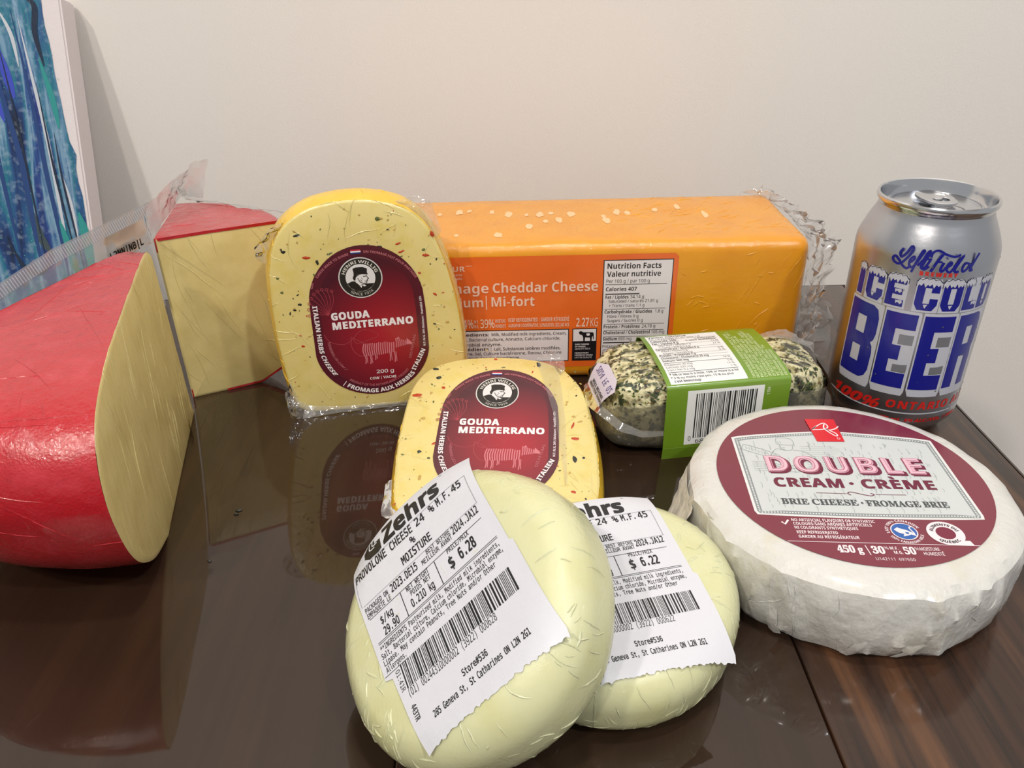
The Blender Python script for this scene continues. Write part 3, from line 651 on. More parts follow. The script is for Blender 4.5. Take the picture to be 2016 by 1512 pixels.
    A.arc('PRODUCT OF THE NETHERLANDS | PRODUIT', 2, -41, 24.6, 233, 320, 1.4, inside=True, bold=.01)
    A.text('DES PAYS-BAS', 0, 14, 0, 1.4, bold=.01, warp=lambda x, y: (22.6+x*.26-y, -49.6+x))
    A.text('620', 0, 3, 0, 1.4, bold=.02, warp=lambda x, y: (-25.2-y*.8+x*.3, -4+x))
    A.group('flag', 'c03040', 4).rect(-3.6, 14.9, 1.6, 15.7); A.group('flag', 'f0eef0', 4).rect(-3.6, 14.1, 1.6, 14.9); A.group('flag', '2a3a78', 4).rect(-3.6, 13.3, 1.6, 14.1)
    A.group('logo_ring', 'd8d4d0', 4).disc(0, 0, 11.4, hole=0); A.group('logo_ring', '2a2622', 5).disc(0, 0, 10.8); A.group('logo_disc', 'e2dedc', 6).disc(0, 0, 7.7)
    A.group('logo_text', 'd8d2c8', 6).arc('HENRI WILLIG', 0, 0, 8.25, 163, 17, 1.7, bold=.03).arc('SINCE 1974', 0, 0, 9.9, 232, 308, 1.4, inside=True, bold=.0)
    A.group('portrait', '26211e', 7)
    A.poly([(-3.6, 5.3), (-2, 6.0), (1.6, 6.0), (3.8, 5.0), (3.6, 2.7), (4.1, 1.6), (1, 2.0), (-3.4, 1.5), (-3.3, 3.2)])
    A.poly([(-7.2, -2.7), (-4.6, -1.6), (-2.7, -1.7), (-.6, -4.0), (1.8, -3.4), (4.2, -3.4), (6.9, -3.4), (5.6, -5.2), (3, -7), (0, -7.6), (-3, -7.1), (-5.6, -5.2)])
    A.poly([(-3.4, 1.6), (-4.0, .4), (-3.6, -1.2), (-2.8, -1.2), (-2.4, .4), (-1.8, 1.0), (-.4, 1.6)])
    A.stroke([(3.0, 1.6), (3.3, .6), (4.1, -.6), (3.4, -.9), (3.5, -1.6), (3.0, -2.0), (2.9, -2.9), (1.2, -3.1), (-.4, -2.3), (-1.0, -1.0)], .38, 3)
    A.stroke([(1.4, .7), (2.8, .7)], .45).stroke([(1.9, -2), (3, -1.9)], .3).stroke([(-1.5, -.1), (-1.1, -.8)], .4).stroke([(-.2, -1), (.6, -2)], .25).stroke([(.4, .1), (1, -1)], .2)
    A.group('portrait', 'e2dedc', 8).stroke([(-2.8, -1.8), (-.8, -3.9), (.4, -4.6)], .45).poly([(.4, -4.2), (1.6, -3.7), (2.6, -4.6), (1.4, -4.9)]).poly([(-1, -4.4), (.2, -4.6), (0, -5.6)])
    A.build(pf, card, .05)
    fc = [c for c in t.children if c.name.startswith('cut_face')][0]; rd = [c for c in t.children if c.name.startswith('waxed_rind')][0]
    def kp(p, nn):
        q = p-O; x, y = q.dot(ux), q.dot(up); return q.dot(n) > -.5 and not (-30 < x < 34 and -72 < y < 19) and nn.dot(n) > .5
    creases(fc, 42, (5, 22), .35, .3, lambda p, nn, r: (p-O-up*-25)*(1 if r.random() < .6 else 0)+ux*r.uniform(-12, 12)+up*r.uniform(-8, 8), seed+20, None, kp)
    creases(rd, 60, (3, 12), .4, .4, lambda p, nn, r: n*1.0+Vector((r.uniform(-.4, .4), r.uniform(-.4, .4), r.uniform(-.4, .4))), seed+30, None, lambda p, nn: p.z > 2)
    return t, lambda u, v, d=0: tuple(O+ux*u+up*v+n*d)
yw = R(8.6); u1 = Vector((cos(yw), sin(yw), 0)); n1 = Vector((sin(yw), -cos(yw), 0)); O1 = Vector((-118, 389, 0))+u1*40.15+Vector((0, 0, 79.6))
# (x, y, a, b, rot, kind) seen flecks
ex1 = [(-29, 25, 2, .8, .1, 0), (-37, 17, 1.1, .9, .2, 0), (-26, 13, 2.0, .8, 0, 1), (-21, 10, 1, 1.3, .2, 0), (11, 15, 1.9, 1.5, 0, 0), (22, 12.5, 1.8, .6, .2, 1), (21, 17, 1.7, .6, .3, 1), (35, 9.5, 1.6, .8, -.2, 1), (34, 12.6, 1, .7, 0, 2), (-33, -12.5, .9, .9, 0, 0), (-36, -15.5, .8, .8, 0, 0), (-41, -5, .8, .7, 0, 2), (-35, -37, 1.3, .8, 0, 1), (-27, -30, 2, .6, .2, 2), (-42, 3, .8, .7, 0, 2), (12, 31, 1.8, 1.0, 0, 2), (39, 21, 1.8, 1.2, -.8, 1), (31, 0, 1, .6, -.3, 1), (38.5, -13, 1.4, .7, -.4, 1), (44, -30, 1.2, 1, 0, 3), (-14, -31, 1, .6, 0, 2), (37, 4.5, .5, .5, 0, 0), (-15, 14, 1, .5, 0, 2)]
G1, g1f = gouda('gouda_wedge', 'gouda piece with dark red oval label standing upright against the cheddar block', O1, u1, (0, 0, 1), n1, lambda v: 10+8.5*(v+80)/120, 3, ex1, 'herb gouda pieces')
a_, y_ = R(15), R(-4); up_ = Vector((0, cos(a_), sin(a_))); Rz = Matrix.Rotation(y_, 3, 'Z'); u2 = Rz @ Vector((1, 0, 0)); up2 = Rz @ up_; n2 = u2.cross(up2).normalized()
O2 = Vector((17, 340, 18.5))+u2*(-26.5)+up2*24.18
ex2 = [(-35, 18, 2.2, 1.1, .1, 0), (-32.5, 11, 1.5, 1.5, 0, 0), (-42, -2.5, 2.6, 1.3, 0, 1), (-29, 3.5, 1, 1, .2, 1), (21, 22.5, 1.2, 1.9, .5, 0), (41, -31, 1.9, 1, -.2, 1), (-29, -35.5, 1.6, 1.1, .2, 1), (-36, -41, 1.2, 1, 0, 0), (40.5, -44, 1.3, 2.2, .2, 0), (44.8, -43, .9, .8, 0, 0), (40, -16, 1.2, 1, .2, 3), (39.5, -22, .6, 2, -.3, 1), (-37, -19, 1.4, 1, .2, 3), (-2.6, 26, 1.3, .8, 0, 1), (2, 19.7, 1.2, .6, 0, 2), (40, -64, 1.5, 1.1, 0, 1), (-25, -64, 1.5, 1.1, .2, 1), (-31, -45, 1, .8, 0, 2), (31, -48, 1.8, .6, -.5, 1), (-44, -43, .8, .6, 0, 2)]
G2, g2f = gouda('gouda_wedge', 'gouda piece with dark red label lying tilted behind the white disks', O2, u2, up2, n2, lambda v: max(1.5, 8+22.5*(v+80)/120), 4, ex2, 'herb gouda pieces', sy=.70)
# wrap ears
film('wrap_corner', [g1f(-33, 33, -3), g1f(-43, 21, -3), g1f(-47, 10, -3)], [g1f(-40, 30, 1), g1f(-50, 21, 2), g1f(-51, 14, 0)], 12, 7, 1.6, 31, G1, cloudy)
film('wrap_corner', [g1f(20, 38, -3), g1f(34, 29, -3), g1f(41, 17, -3)], [g1f(33, 41, -1), g1f(40, 37.5, -1), g1f(44, 22, 0)], 16, 8, 1.6, 32, G1, cloudy)
film('wrap_edge', [g1f(41, 17, -2), g1f(46, 2, -2), g1f(50, -15, -2), g1f(53, -40, -2), g1f(53, -58, -2)], [g1f(43.5, 18, 0), g1f(48.5, 2, 0), g1f(52, -16, 0), g1f(54.5, -40, 0), g1f(55, -58, 0)], 50, 3, .7, 33, G1, cloudy)
film('wrap_edge', [g1f(-39, -74, .6), g1f(-20, -76.5, .6), g1f(10, -77, .6), g1f(44, -76.5, .6)], [g1f(-41, -79.2, 6), g1f(-20, -79.2, 3), g1f(10, -79.2, 2), g1f(46, -79, 2)], 40, 4, .9, 34, G1, cloudy, 'gathered clear wrap along the foot')
film('wrap_corner', [g1f(-45, -58, 0), g1f(-42, -70, 1), g1f(-34, -76, 1)], [g1f(-49, -66, 2), g1f(-47, -79.2, 5), g1f(-34, -79.4, 6)], 12, 7, 1.8, 35, G1, cloudy)
film('wrap_corner', [g2f(20, 27, .5), g2f(29, 22, .5), g2f(33, 14, .5)], [g2f(27, 31, 2.5), g2f(34, 25, 3.5), g2f(36, 17, 1)], 14, 8, 1.4, 36, G2, cloudy)
film('wrap_fold', [g2f(20, 26, .6), g2f(25, 5, .6), g2f(31, -20, .6), g2f(36, -60, .6)], [g2f(31, 22, .9), g2f(34, 2, .7), g2f(36, -22, .7), g2f(37, -60, .7)], 30, 4, .35, 37, G2, film_mat('thin_fold', .86, rough=.1, bump=.3), None)
film('wrap_corner', [g2f(-47, -58, -1), g2f(-45, -74, -1), g2f(-38, -80, -1)], [g2f(-50, -60, -2), g2f(-49, -79, -1), g2f(-40, -84, 0)], 12, 5, .9, 39, G2, cloudy)

# ================================================================== HERB CHEESE IN SLEEVE
yh = R(7.2); hu = Vector((cos(yh), sin(yh), 0)); hv = Vector((-sin(yh), cos(yh), 0)); HO = Vector((80, 337.5, 0))
def hp(u, v, z): return tuple(HO+hu*u+hv*v+Vector((0, 0, z)))
H = thing('herb_cheese_log', 'rounded herb-coated cheese in a clear tray with a bright green nutrition sleeve', 'cheese', tuple(HO+hu*27+hv*25))
herbm = mat('herb_crust', fine=2.6, color=(222, 214, 170), rough=.5, coat=.8, coat_rough=.1, mottle=[((150, 142, 88), 55, .5, .6, (1, 1, 1)), ((52, 62, 30), 75, .52, .6, (1, 1.6, 1)), ((30, 36, 22), 30, .56, .66, (1, 2, 1))], coat_bump=[(70, .7, (1, 1, 1))], bump=[(150, .5, (1, 1, 1))])
def superbox(fn, u0, u1, v0, v1, z0, z1, e=3.2, nu=30, nv=40, bump=0, seed=0, zmin=None):
    cu, cv_, cz = (u0+u1)/2, (v0+v1)/2, (z0+z1)/2; a, b, c = (u1-u0)/2, (v1-v0)/2, (z1-z0)/2
    sp = lambda x, p: math.copysign(abs(x)**p, x); v = []; f = []; k = 2/e
    for i in range(nu+1):
        ph = -pi/2+pi*i/nu
        for j in range(nv):
            th = 2*pi*j/nv; x = sp(sin(ph), .55); r_ = sp(cos(ph), .42) if abs(cos(ph)) > 1e-9 else 0
            y = r_*sp(cos(th), k); z = r_*sp(sin(th), k)
            p = Vector(fn(cu+a*x, cv_+b*y, cz+c*z))
            if bump: q = Vector((x, y, z)); p += (hu*q.x+hv*q.y+Vector((0, 0, q.z)))*bump*(nz(p, .09, seed)+.5*nz(p, .3, seed))
            if zmin is not None and p.z < zmin: p.z = zmin
            v.append(tuple(p))
    for i in range(nu):
        for j in range(nv): q = i*nv+j; w_ = i*nv+(j+1) % nv; f.append((q, w_, w_+nv, q+nv))
    return v, f
v, f = superbox(hp, -31, 85, 2.2, 57, 2, 44, 4.6, 44, 52, 1.3, 3)
ho = recalc(obj('cheese_body', v, f, herbm, H, smooth=80))
# loose herb flakes pressed into the surface
rnd = random.Random(12); V = []; Fc = []; mi = []
hfm = [mat('dill_flake', (58, 74, 26), .5, coat=.6), mat('dark_herb_flake', (34, 38, 24), .5, coat=.6), mat('light_herb_flake', (96, 112, 44), .5, coat=.6), mat('brown_flake', (104, 78, 40), .5, coat=.5)]
vv = [Vector(p) for p in v]
polys = [q for q in f]; cen = [sum((vv[i] for i in q), Vector())/4 for q in polys]; ctr = Vector(hp(27, 29, 22))
for k in range(5200):
    i = rnd.randrange(len(polys)); q = polys[i]; e1 = vv[q[1]]-vv[q[0]]; e2 = vv[q[3]]-vv[q[0]]; nn = e1.cross(e2)
    if nn.length < .5 or rnd.random() > nn.length/12: continue
    nn.normalize(); nn = nn if nn.dot(cen[i]-ctr) > 0 else -nn
    if nz(cen[i], .07, 9) < -.12 and rnd.random() < .6: continue
    p = vv[q[0]]+e1*rnd.random()+e2*rnd.random()+nn*.3; a = nn.orthogonal().normalized(); a = Matrix.Rotation(rnd.uniform(0, 6.3), 3, nn) @ a; b = nn.cross(a)
    L_ = rnd.uniform(.5, 1.6); W_ = rnd.uniform(.3, .8); j = len(V)
    V += [tuple(p-a*L_), tuple(p+b*W_+nn*.15), tuple(p+a*L_*.8+nn*.2), tuple(p-b*W_*.8)]; Fc += [(j, j+3, j+2, j+1)]; mi.append(rnd.choice((0, 0, 1, 1, 2, 3)))
obj('herb_flakes', V, Fc, None, H, mats=hfm, midx=mi, kind='stuff')
# sleeve: a printed card band bent over the cheese
slg = mat('green_card', (112, 148, 34), .32, coat=.7, coat_rough=.12, mottle=((106, 140, 30), 30, .4, .7, (1, 1, 1)))
sec = [(0, 0), (-.8, 7), (-.4, 20), (0, 38), (.3, 41.2), (1.2, 42.4), (4, 43.4), (12, 44.8), (26, 45.8), (40, 45.9), (50, 45.0), (56, 42.5), (58.6, 37), (59.2, 20), (59.2, 6), (59, 0)]
def sl(u, s_, off=0):
    """s_: index along section (float)"""
    i = min(len(sec)-2, max(0, int(s_))); t = s_-i; p = Vector(sec[i]).lerp(Vector(sec[i+1]), t); d = (Vector(sec[i+1])-Vector(sec[i])).normalized(); q = p+Vector((-d.y, d.x))*off
    return hp(u, q.x, q.y)
SU0, SU1 = -4.5, 59.0
ns = (len(sec)-1)*4
v = []; f = []
for side_ in (0, -.5):
    for j in range(ns+1):
        for u in (SU0, SU0+.3, SU1-.3, SU1): v.append(sl(u, j/4, side_))
for s_ in (0, 1):
    b = s_*(ns+1)*4
    for j in range(ns):
        for i in range(3): q = b+j*4+i; f.append((q, q+1, q+5, q+4))
b = (ns+1)*4
for j in range(ns):
    for i in (0, 3): q = j*4+i; f.append((q, q+4, q+4+b, q+b))
for j in (0, ns):
    for i in range(3): q = j*4+i; f.append((q, q+1, q+1+b, q+b))
slv = recalc(obj('card_sleeve', v, f, slg, H, smooth=35, label='bright green printed card sleeve'))
# front print (u, z)
cum = [0]
for i in range(len(sec)-1): cum.append(cum[-1]+(Vector(sec[i+1])-Vector(sec[i])).length)
def arc_s(d):
    for i in range(len(cum)-1):
        if d <= cum[i+1]: return i+(d-cum[i])/(cum[i+1]-cum[i])
    return len(sec)-1.001
A = Art()
A.group('white_panel', 'e8e8e6', 1).poly([(6.2, 8.4), (6.2, 39.4), (45.5, 39.4), (45.5, 8.4)])
A.group('barcode', '1c1c1c', 2).bars(10.6, 42, 12, 37.6, 5, 32).text('0', 8.2, 9.6, 10.6, 2.6)
A.text('68820 00134 5', 12, 40, 9, 2.2)
A.group('printed_text', 'd8e0c0', 2).text('1784', 0, 4.4, 0, 1.6, bold=.01, warp=lambda x, y: (48.6-y, 33.6+x))
A.group('fold_line', '8fb04a', 2).rect(SU0+.2, 6.8, SU1-.2, 7.1)
A.build(lambda u, v, l: sl(u, arc_s(v), l), slv, .06, 20, 3)
# top print: v measured from the front top edge backwards
T0 = cum[4]
A = Art()
A.group('white_panel', 'e6e6e4', 1).rect(-2.2, 2.2, 37, 50)
A.group('printed_text', '26262a', 2)
y = 3.2
for t_, x0, x1, yy, h, b_ in (("c'est beaucoup", 0, 13.5, 3.4, 1.5, .03), ("* 5 % ou moins c'est peu, 15 % ou plus", -1, 31, 5.9, 1.5, .01), ('* 5% or less is a little, 15% or more is a lot', -1, 34.5, 8.4, 1.5, .01), ('Iron / Fer 0.2 mg', -1, 13, 12.2, 1.5, 0), ('1 %', 32, 34.6, 12.2, 1.5, 0), ('Calcium 225 mg', -1, 12.6, 14.6, 1.5, 0), ('17 %', 30.8, 34.6, 14.6, 1.5, 0), ('Potassium 40 mg', -1, 13.3, 17, 1.5, 0), ('1 %', 32, 34.6, 17, 1.5, 0),
        ('Sodium 360 mg', -1, 12.6, 20.6, 1.6, .03), ('16 %', 30.8, 34.6, 20.6, 1.5, 0), ('Cholesterol / Cholestérol 25 mg', -1, 24, 23.2, 1.6, .02), ('Protein / Protéines 7 g', -1, 18, 25.7, 1.6, .02), ('Sugars / Sucres 0 g', 1.5, 17, 28, 1.5, 0), ('0 %', 31.6, 34.6, 28, 1.5, 0), ('Fibre / Fibres 0 g', 1.5, 15, 30.2, 1.5, 0), ('0 %', 31.6, 34.6, 30.2, 1.5, 0), ('Carbohydrate / Glucides 0 g', -1, 22, 32.4, 1.6, .02),
        ('+ Trans / trans 0.2 g', 1.5, 18, 34.7, 1.5, 0), ('27 %', 30.8, 34.6, 35.6, 1.5, 0), ('Saturated / saturés 5 g', 1.5, 19, 36.8, 1.5, 0), ('Fat / Lipides 8 g', -1, 13, 38.9, 1.6, .02), ('11 %', 30.8, 34.6, 38.6, 1.5, 0), ('% valeur quotidienne*', 17.5, 34.8, 40.6, 1.5, .02), ('% Daily Value*', 23, 34.8, 42.6, 1.5, .02), ('Calories 100', -1, 13, 42.2, 1.9, .03), ('Per 1/8 package (31 g) / pour 1/8', -1, 27, 45.2, 1.6, 0), ('Valeur nutritive', -1, 20, 47.4, 2, .03)):
    A.text(t_, x0, x1, yy, h, bold=b_)
for yy, t_, x1 in ((10.9, .35, 35), (19.3, .3, 35), (22.6, .12, 35), (25.2, .12, 35), (27.5, .12, 35), (31.9, .12, 35), (34.2, .12, 35), (38.3, .12, 35), (41.5, .35, 14), (44.7, .12, 35)): A.rect(-1, yy-t_/2, x1, yy+t_/2)
A.group('printed_text', 'c8d6a0', 2)
rnd = random.Random(5); words = ['INGREDIENTS: PASTEURIZED MILK, CREAM,', 'MILK INGREDIENTS, HERBS, GARLIC, SALT,', 'BACTERIAL CULTURE, MICROBIAL ENZYME,', 'CALCIUM CHLORIDE. CONTAINS: MILK.', 'INGRÉDIENTS : LAIT PASTEURISÉ, CRÈME,', 'SUBSTANCES LAITIÈRES, FINES HERBES,', 'AIL, SEL, CULTURE BACTÉRIENNE, ENZYME', 'MICROBIENNE. CONTIENT : LAIT.', 'KEEP REFRIGERATED / GARDER AU FROID']
for i, t_ in enumerate(words):
    ln = (44, 46, 40, 36, 44, 46, 42, 28, 22)[i]; A.text(t_, 0, ln, 0, 1.5, bold=.02, warp=lambda x, y, i=i: (39.6+i*2.05+y, 2.2+x))
A.build(lambda u, v, l: sl(u, arc_s(T0+v), l), slv, .05, 20, 1.6)
# clear tray under and around the cheese
v, f = superbox(hp, -34.5, 88, 1.3, 57.6, .2, 44.4, 5.0, 40, 48, .6, 5, zmin=.1)
tv = [Vector(p) for p in v]; ff = [q for q in f if sum(tv[i].z for i in q)/4 < 30]
obj('clear_tray', v, ff, film_mat('tray_plastic', .78, (225, 222, 205), .06, .5, 60), H, smooth=60, label='clear plastic tray')
film('tray_lip', [hp(-34, 34, 30), hp(-35.5, 24, 27), hp(-34, 10, 29), hp(-26, 1, 24), hp(-16, -.5, 19), hp(-5, -1, 18)], [hp(-38, 36, 27), hp(-39, 24, 22), hp(-37, 8, 26), hp(-28, -2, 21), hp(-16, -2, 16), hp(-5, -1.8, 15.5)], 50, 3, .5, 41, H, cloudy, None, False)
film('tray_lip', [hp(-32, 50, 22), hp(-36, 40, 26), hp(-37, 26, 18)], [hp(-36, 50, 4), hp(-41, 38, 8), hp(-38, 24, 1)], 14, 6, 1.3, 42, H, clear, None)
film('overwrap', [hp(60, 40, 42), hp(74, 42, 42), hp(86, 36, 38), hp(89.5, 20, 30), hp(89, 4, 22)], [hp(60, 47, 43), hp(78, 49, 44), hp(90, 40, 38), hp(91.5, 22, 22), hp(90, 2, 12)], 40, 5, 1.0, 43, H, cloudy)
A = Art(); A.group('date_sticker', 'd4cedb', 0).poly([(-2, -5), (9, -8.5), (12, -2), (12, 13), (8, 20), (-2, 16)])
def stk(u, v, l):   # sticker bent over the left end of the cheese
    t = max(0, u)/14; return hp(-35.2+.45*u+5.0*t*t-l, 20+v*1.15-4, 30.5+1.05*u*(1-.22*t)+l)
ss = A.build(stk, H, .08, 3)[0]
A = Art(); A.group('printed_text', '2c2b33', 1).text('BEST BEFORE', 0, 17, 0, 1.5, bold=.04, warp=lambda x, y: (3.0-y, 12.5-x)).text('MEILLEUR AVANT', 0, 20, 0, 1.5, bold=.04, warp=lambda x, y: (1.0-y, 14-x))
A.group('date_print', '4a4a86', 1).text('2024 FE 02', 0, 22, 0, 3.0, font='mono', warp=lambda x, y: (6.2-y+2.6, 16-x)); A.build(stk, ss, .12, 3)

# ================================================================== BRIE
BC = Vector((139, 268, 0)); BH = 37.0
B_ = thing('brie_wheel', 'large white paper-wrapped brie wheel with round maroon label, at the right edge', 'cheese', BC)
paper = mat('white_cheese_paper', fine=4, color=(212, 210, 204), rough=.35, coat=.55, coat_rough=.12, sss=.1, mottle=((206, 199, 178), 12, .55, .8, (1, 1, 1)), bump=[(40, .25, (1, 1, 1)), (110, .15, (1, 1, .5))])
rnd = random.Random(2); NB = 240; facets = [0, 22, 47, 68, 93, 118, 139, 163, 184, 208, 228, 247, 262, 276, 291, 305, 322, 340]
def fac(a):   # polygonal lower edge: 1 at a corner, less between
    a %= 360; fs = facets+[360]
    for i in range(len(fs)-1):
        if fs[i] <= a <= fs[i+1]:
            mid = (fs[i]+fs[i+1])/2; hf = (fs[i+1]-fs[i])/2; return cos(R(hf))/cos(R(a-mid))
    return 1
prof = [(0, BH), (30, BH), (54, BH-.02), (58, BH-.3), (62, BH-1.6), (65, BH-4), (66.6, BH-8), (67.2, BH-13), (67, BH-19), (66.4, 12), (65.2, 6), (63.2, 2), (60.5, .2), (40, 0), (0, 0)]
rings = []
for (r_, z) in prof[1:-1]:
    ring = []
    for j in range(NB):
        a = 360*j/NB; k = max(0, min(1, (BH-z)/12)) if r_ > 50 else 0; w_ = 1-(1-fac(a+max(0, BH-z)*.25))*k*1.25
        rr = r_*w_; x, y = rr*cos(R(a)), rr*sin(R(a)); p = Vector((x, y, z))
        if r_ > 56: d = 1.2*nz(p, .05, 4)-1.5*abs(nz((a*.5, z*.6, 0), .16, 5))-1.0*abs(nz((a*.4+z*.5, z*.3, 3), .22, 8)); rr += d*max(k, .35); z2 = z+((.8*nz(p, .07, 6)-.6*abs(nz((a*.6, r_, 0), .12, 11))) if 2 < z else 0)*min(1, (r_-56)/8)
        else: z2 = z
        # long diagonal folds of the paper
        for a0, sl_, am in ((228, .35, 1.1), (300, -1.3, 1.8), (276, .2, 1.6), (205, .9, 1.5), (332, .3, 1.0), (188, -.5, 1.5)):
            dd = (a-(a0+sl_*(BH-z)))
            if abs(dd) < 5 and r_ > 58: rr += am*(1-abs(dd)/5)**2*(1 if 2 < z < BH-3 else .3)
        ring.append((BC.x+rr*cos(R(a)), BC.y+rr*sin(R(a)), z2))
    rings.append(ring)
v, f = loft(rings, True, True, True); bo_ = recalc(obj('paper_wrap', v, f, paper, B_, smooth=24))
creases(bo_, 60, (6, 24), .4, .35, lambda p, nn, r: Vector((r.uniform(-.5, .5), r.uniform(-.5, .5), -1)) if nn.z < .6 else (p-BC)*1.0, 301, paper, lambda p, nn: (p-BC).xy.length > 57, name='paper_creases')
def pleat(a, r0, r1, z0, z1, lean, seed, wd=5):
    """a raised fold of paper on the side"""
    P0 = []; P1 = []; P2 = []
    for k in range(9):
        t = k/8; z = z1+(z0-z1)*t; aa = a+lean*t; rr = 65.2-(max(0, 8-z)*.45)-(max(0, z-(BH-10))*.2)
        P0.append((BC.x+rr*cos(R(aa-wd/2)), BC.y+rr*sin(R(aa-wd/2)), z)); P2.append((BC.x+rr*cos(R(aa+wd/2)), BC.y+rr*sin(R(aa+wd/2)), z))
        h = .7*(1+.5*sin(k*1.7+seed)); P1.append((BC.x+(rr+h)*cos(R(aa)), BC.y+(rr+h)*sin(R(aa)), z))
    v = P0+P1+P2; f = [(i, i+1, 10+i, 9+i) for i in range(8)]+[(9+i, 10+i, 19+i, 18+i) for i in range(8)]
    obj('paper_fold', v, f, paper, B_, smooth=70)
for i, a in enumerate(((226, 28, 1, 4), (262, 22, 2, -8), (268, 16, 5, 6), (292, 33, 3, -22), (196, 34, 10, 8), (318, 30, 6, 12))): pleat(a[0], 0, 0, a[2], a[1], a[3], i, 4.5)
film('paper_flap', [(BC.x-64, BC.y+16, 34), (BC.x-66, BC.y+4, 31), (BC.x-66, BC.y-8, 30)], [(BC.x-72, BC.y+10, 14), (BC.x-73, BC.y-2, 12), (BC.x-70, BC.y-12, 16)], 10, 6, .7, 51, B_, paper, 'folded paper corner sticking out', True)
ba = R(-4.16); bu = Vector((cos(ba), sin(ba), 0)); bv = Vector((-sin(ba), cos(ba), 0)); BO = Vector((139.2, 268.7, BH+.05))
bf = plane_fn(BO, bu, bv, (0, 0, 1))
A = Art(); A.group('label_card', '', 1, mat('maroon_label', (118, 28, 50), .3, coat=.6, coat_rough=.1)).disc(0, 0, 53.8, n=96); A.build(bf, B_, .25)
card = [c for c in B_.children if c.name.startswith('label_card')][0]
bf = plane_fn(BO+Vector((0, 0, .25)), bu, bv, (0, 0, 1))
def panel(g):
    top = [(-43.5+g+(86.8-2*g)*t, 28.6-g+7.2*max(0, 1-abs(t-.5)*2)**.7*(1 if .0 < t < 1 else 0)*.9) for t in [i/24 for i in range(25)]]
    return [(-43.4+g, -23.5), (-42.6+g, -25.6+g*.6)]+[(-42+g+(84.5-2*g)*i/12, -25.8+g-1.0*sin(pi*i/12)) for i in range(1, 12)]+[(43.2-g, -25.6+g*.6), (43.7-g, -23.5)]+top[::-1]
A = Art()
A.group('label_panel', 'dededc', 1).poly(panel(0)); A.group('panel_border', '8a9090', 2).poly(panel(1.1)); A.group('label_panel', 'c9cdcc', 3).poly(panel(3.0))
A.group('border_dots', 'e8eaea', 3)
pp = panel(2.05); pp = pp+[pp[0]]
for i in range(len(pp)-1):
    a, b = Vector(pp[i]), Vector(pp[i+1]); n_ = max(1, int((b-a).length/1.05))
    for k in range(n_): p = a.lerp(b, k/n_); A.rect(p.x-.28, p.y-.28, p.x+.28, p.y+.28)
A.group('rain_strokes', 'a4adab', 4); rnd = random.Random(6)
for k in range(230):
    x, y = rnd.uniform(-38.5, 37), rnd.uniform(-20, 26); L_ = rnd.uniform(1.5, 4); A.stroke([(x, y), (x+.35, y-L_*.5), (x, y-L_)], .28)
A.group('baker_drawing', '98a2a0', 5)
for P in ([(-24.5, 25.5), (-23.5, 28.5), (-18, 28), (-17, 25), (-18, 23), (-24, 23.4), (-24.5, 25.5)], [(-23.5, 23.3), (-23, 20), (-20.5, 18.6), (-18.5, 20), (-18, 22.8)], [(-22.6, 21), (-21.6, 20.6)], [(-28, 17), (-25, 20), (-22, 18.6)], [(-18.6, 19), (-14, 18), (-11, 14), (-9, 9)], [(-40, 21), (-38, 22.5), (-26, 15.5), (-27.5, 12.6), (-39.5, 18.6), (-40, 21)], [(-27, 18), (-30, 12), (-27, 8), (-18, 7)], [(-32, 9), (-24, 5.5), (-14, 6), (-12, 8.5)], [(-33, 8), (-24, 3), (-12, 4)]):
    A.stroke(P, .28, 4)
for k in range(10): A.stroke([(-38.5+k*1.2, 21.4-k*.65), (-38.2+k*1.2, 19.2-k*.62)], .2)
for k in range(13): A.stroke([(-15, 22-k*1.5), (0+2*sin(k), 22-k*1.5)], .12)
for k in range(6): A.stroke([(-38, 10-k*1.3), (-30+k, 10-k*1.3)], .12)
A.group('lettering_shadow', '6b1a34', 6).text('DOUBLE', -31.7, 33.6, 2.0, 11.2, bold=.062, sp=1.14).text('DOUBLE', -32.4, 32.8, 2.6, 11.2, bold=.062, sp=1.14)
A.group('lettering', 'd9a9b8', 7).text('DOUBLE', -32.3, 32.3, 3.1, 11.0, bold=.046, sp=1.14)
A.group('lettering_outline', '9c4a62', 8).text('DOUBLE', -31.7, 31.6, 3.5, 10.6, bold=.016, sp=1.16)
A.group('lettering', 'e0b8c4', 9).text('DOUBLE', -31.7, 31.6, 3.5, 10.6, sp=1.16)
A.group('lettering', '6b1a34', 6).text('CREAM', -31.8, -4, -7.4, 5.9, bold=.05, sp=1.05).disc(-.6, -4.5, .9).text('CRÈME', 3.4, 32.6, -7.4, 5.9, bold=.05, sp=1.05)
A.stroke([(-16.5, -11.2), (-4.5, -11.4)], .28).stroke([(6.8, -11.5), (18.8, -11.4)], .28).stroke([(-3, -12.2), (-4, -11.2), (-2.6, -10.2), (1, -11.4), (4.6, -12.5), (6.2, -11.6), (5, -10.8)], .45, 4)
A.group('lettering', '4a4e50', 6).text(serif('BRIE CHEESE'), -31.6, -1.8, -18.9, 3.5, font='math', bold=.012).disc(-.2, -17.2, .5).text(serif('FROMAGE BRIE'), 1.4, 33, -19, 3.5, font='math', bold=.012)
A.group('print_text_light', 'ecdfe2', 2)
A.stroke([(-34.4, -29.8), (-33.3, -31.2), (-31.6, -28.6)], .8)
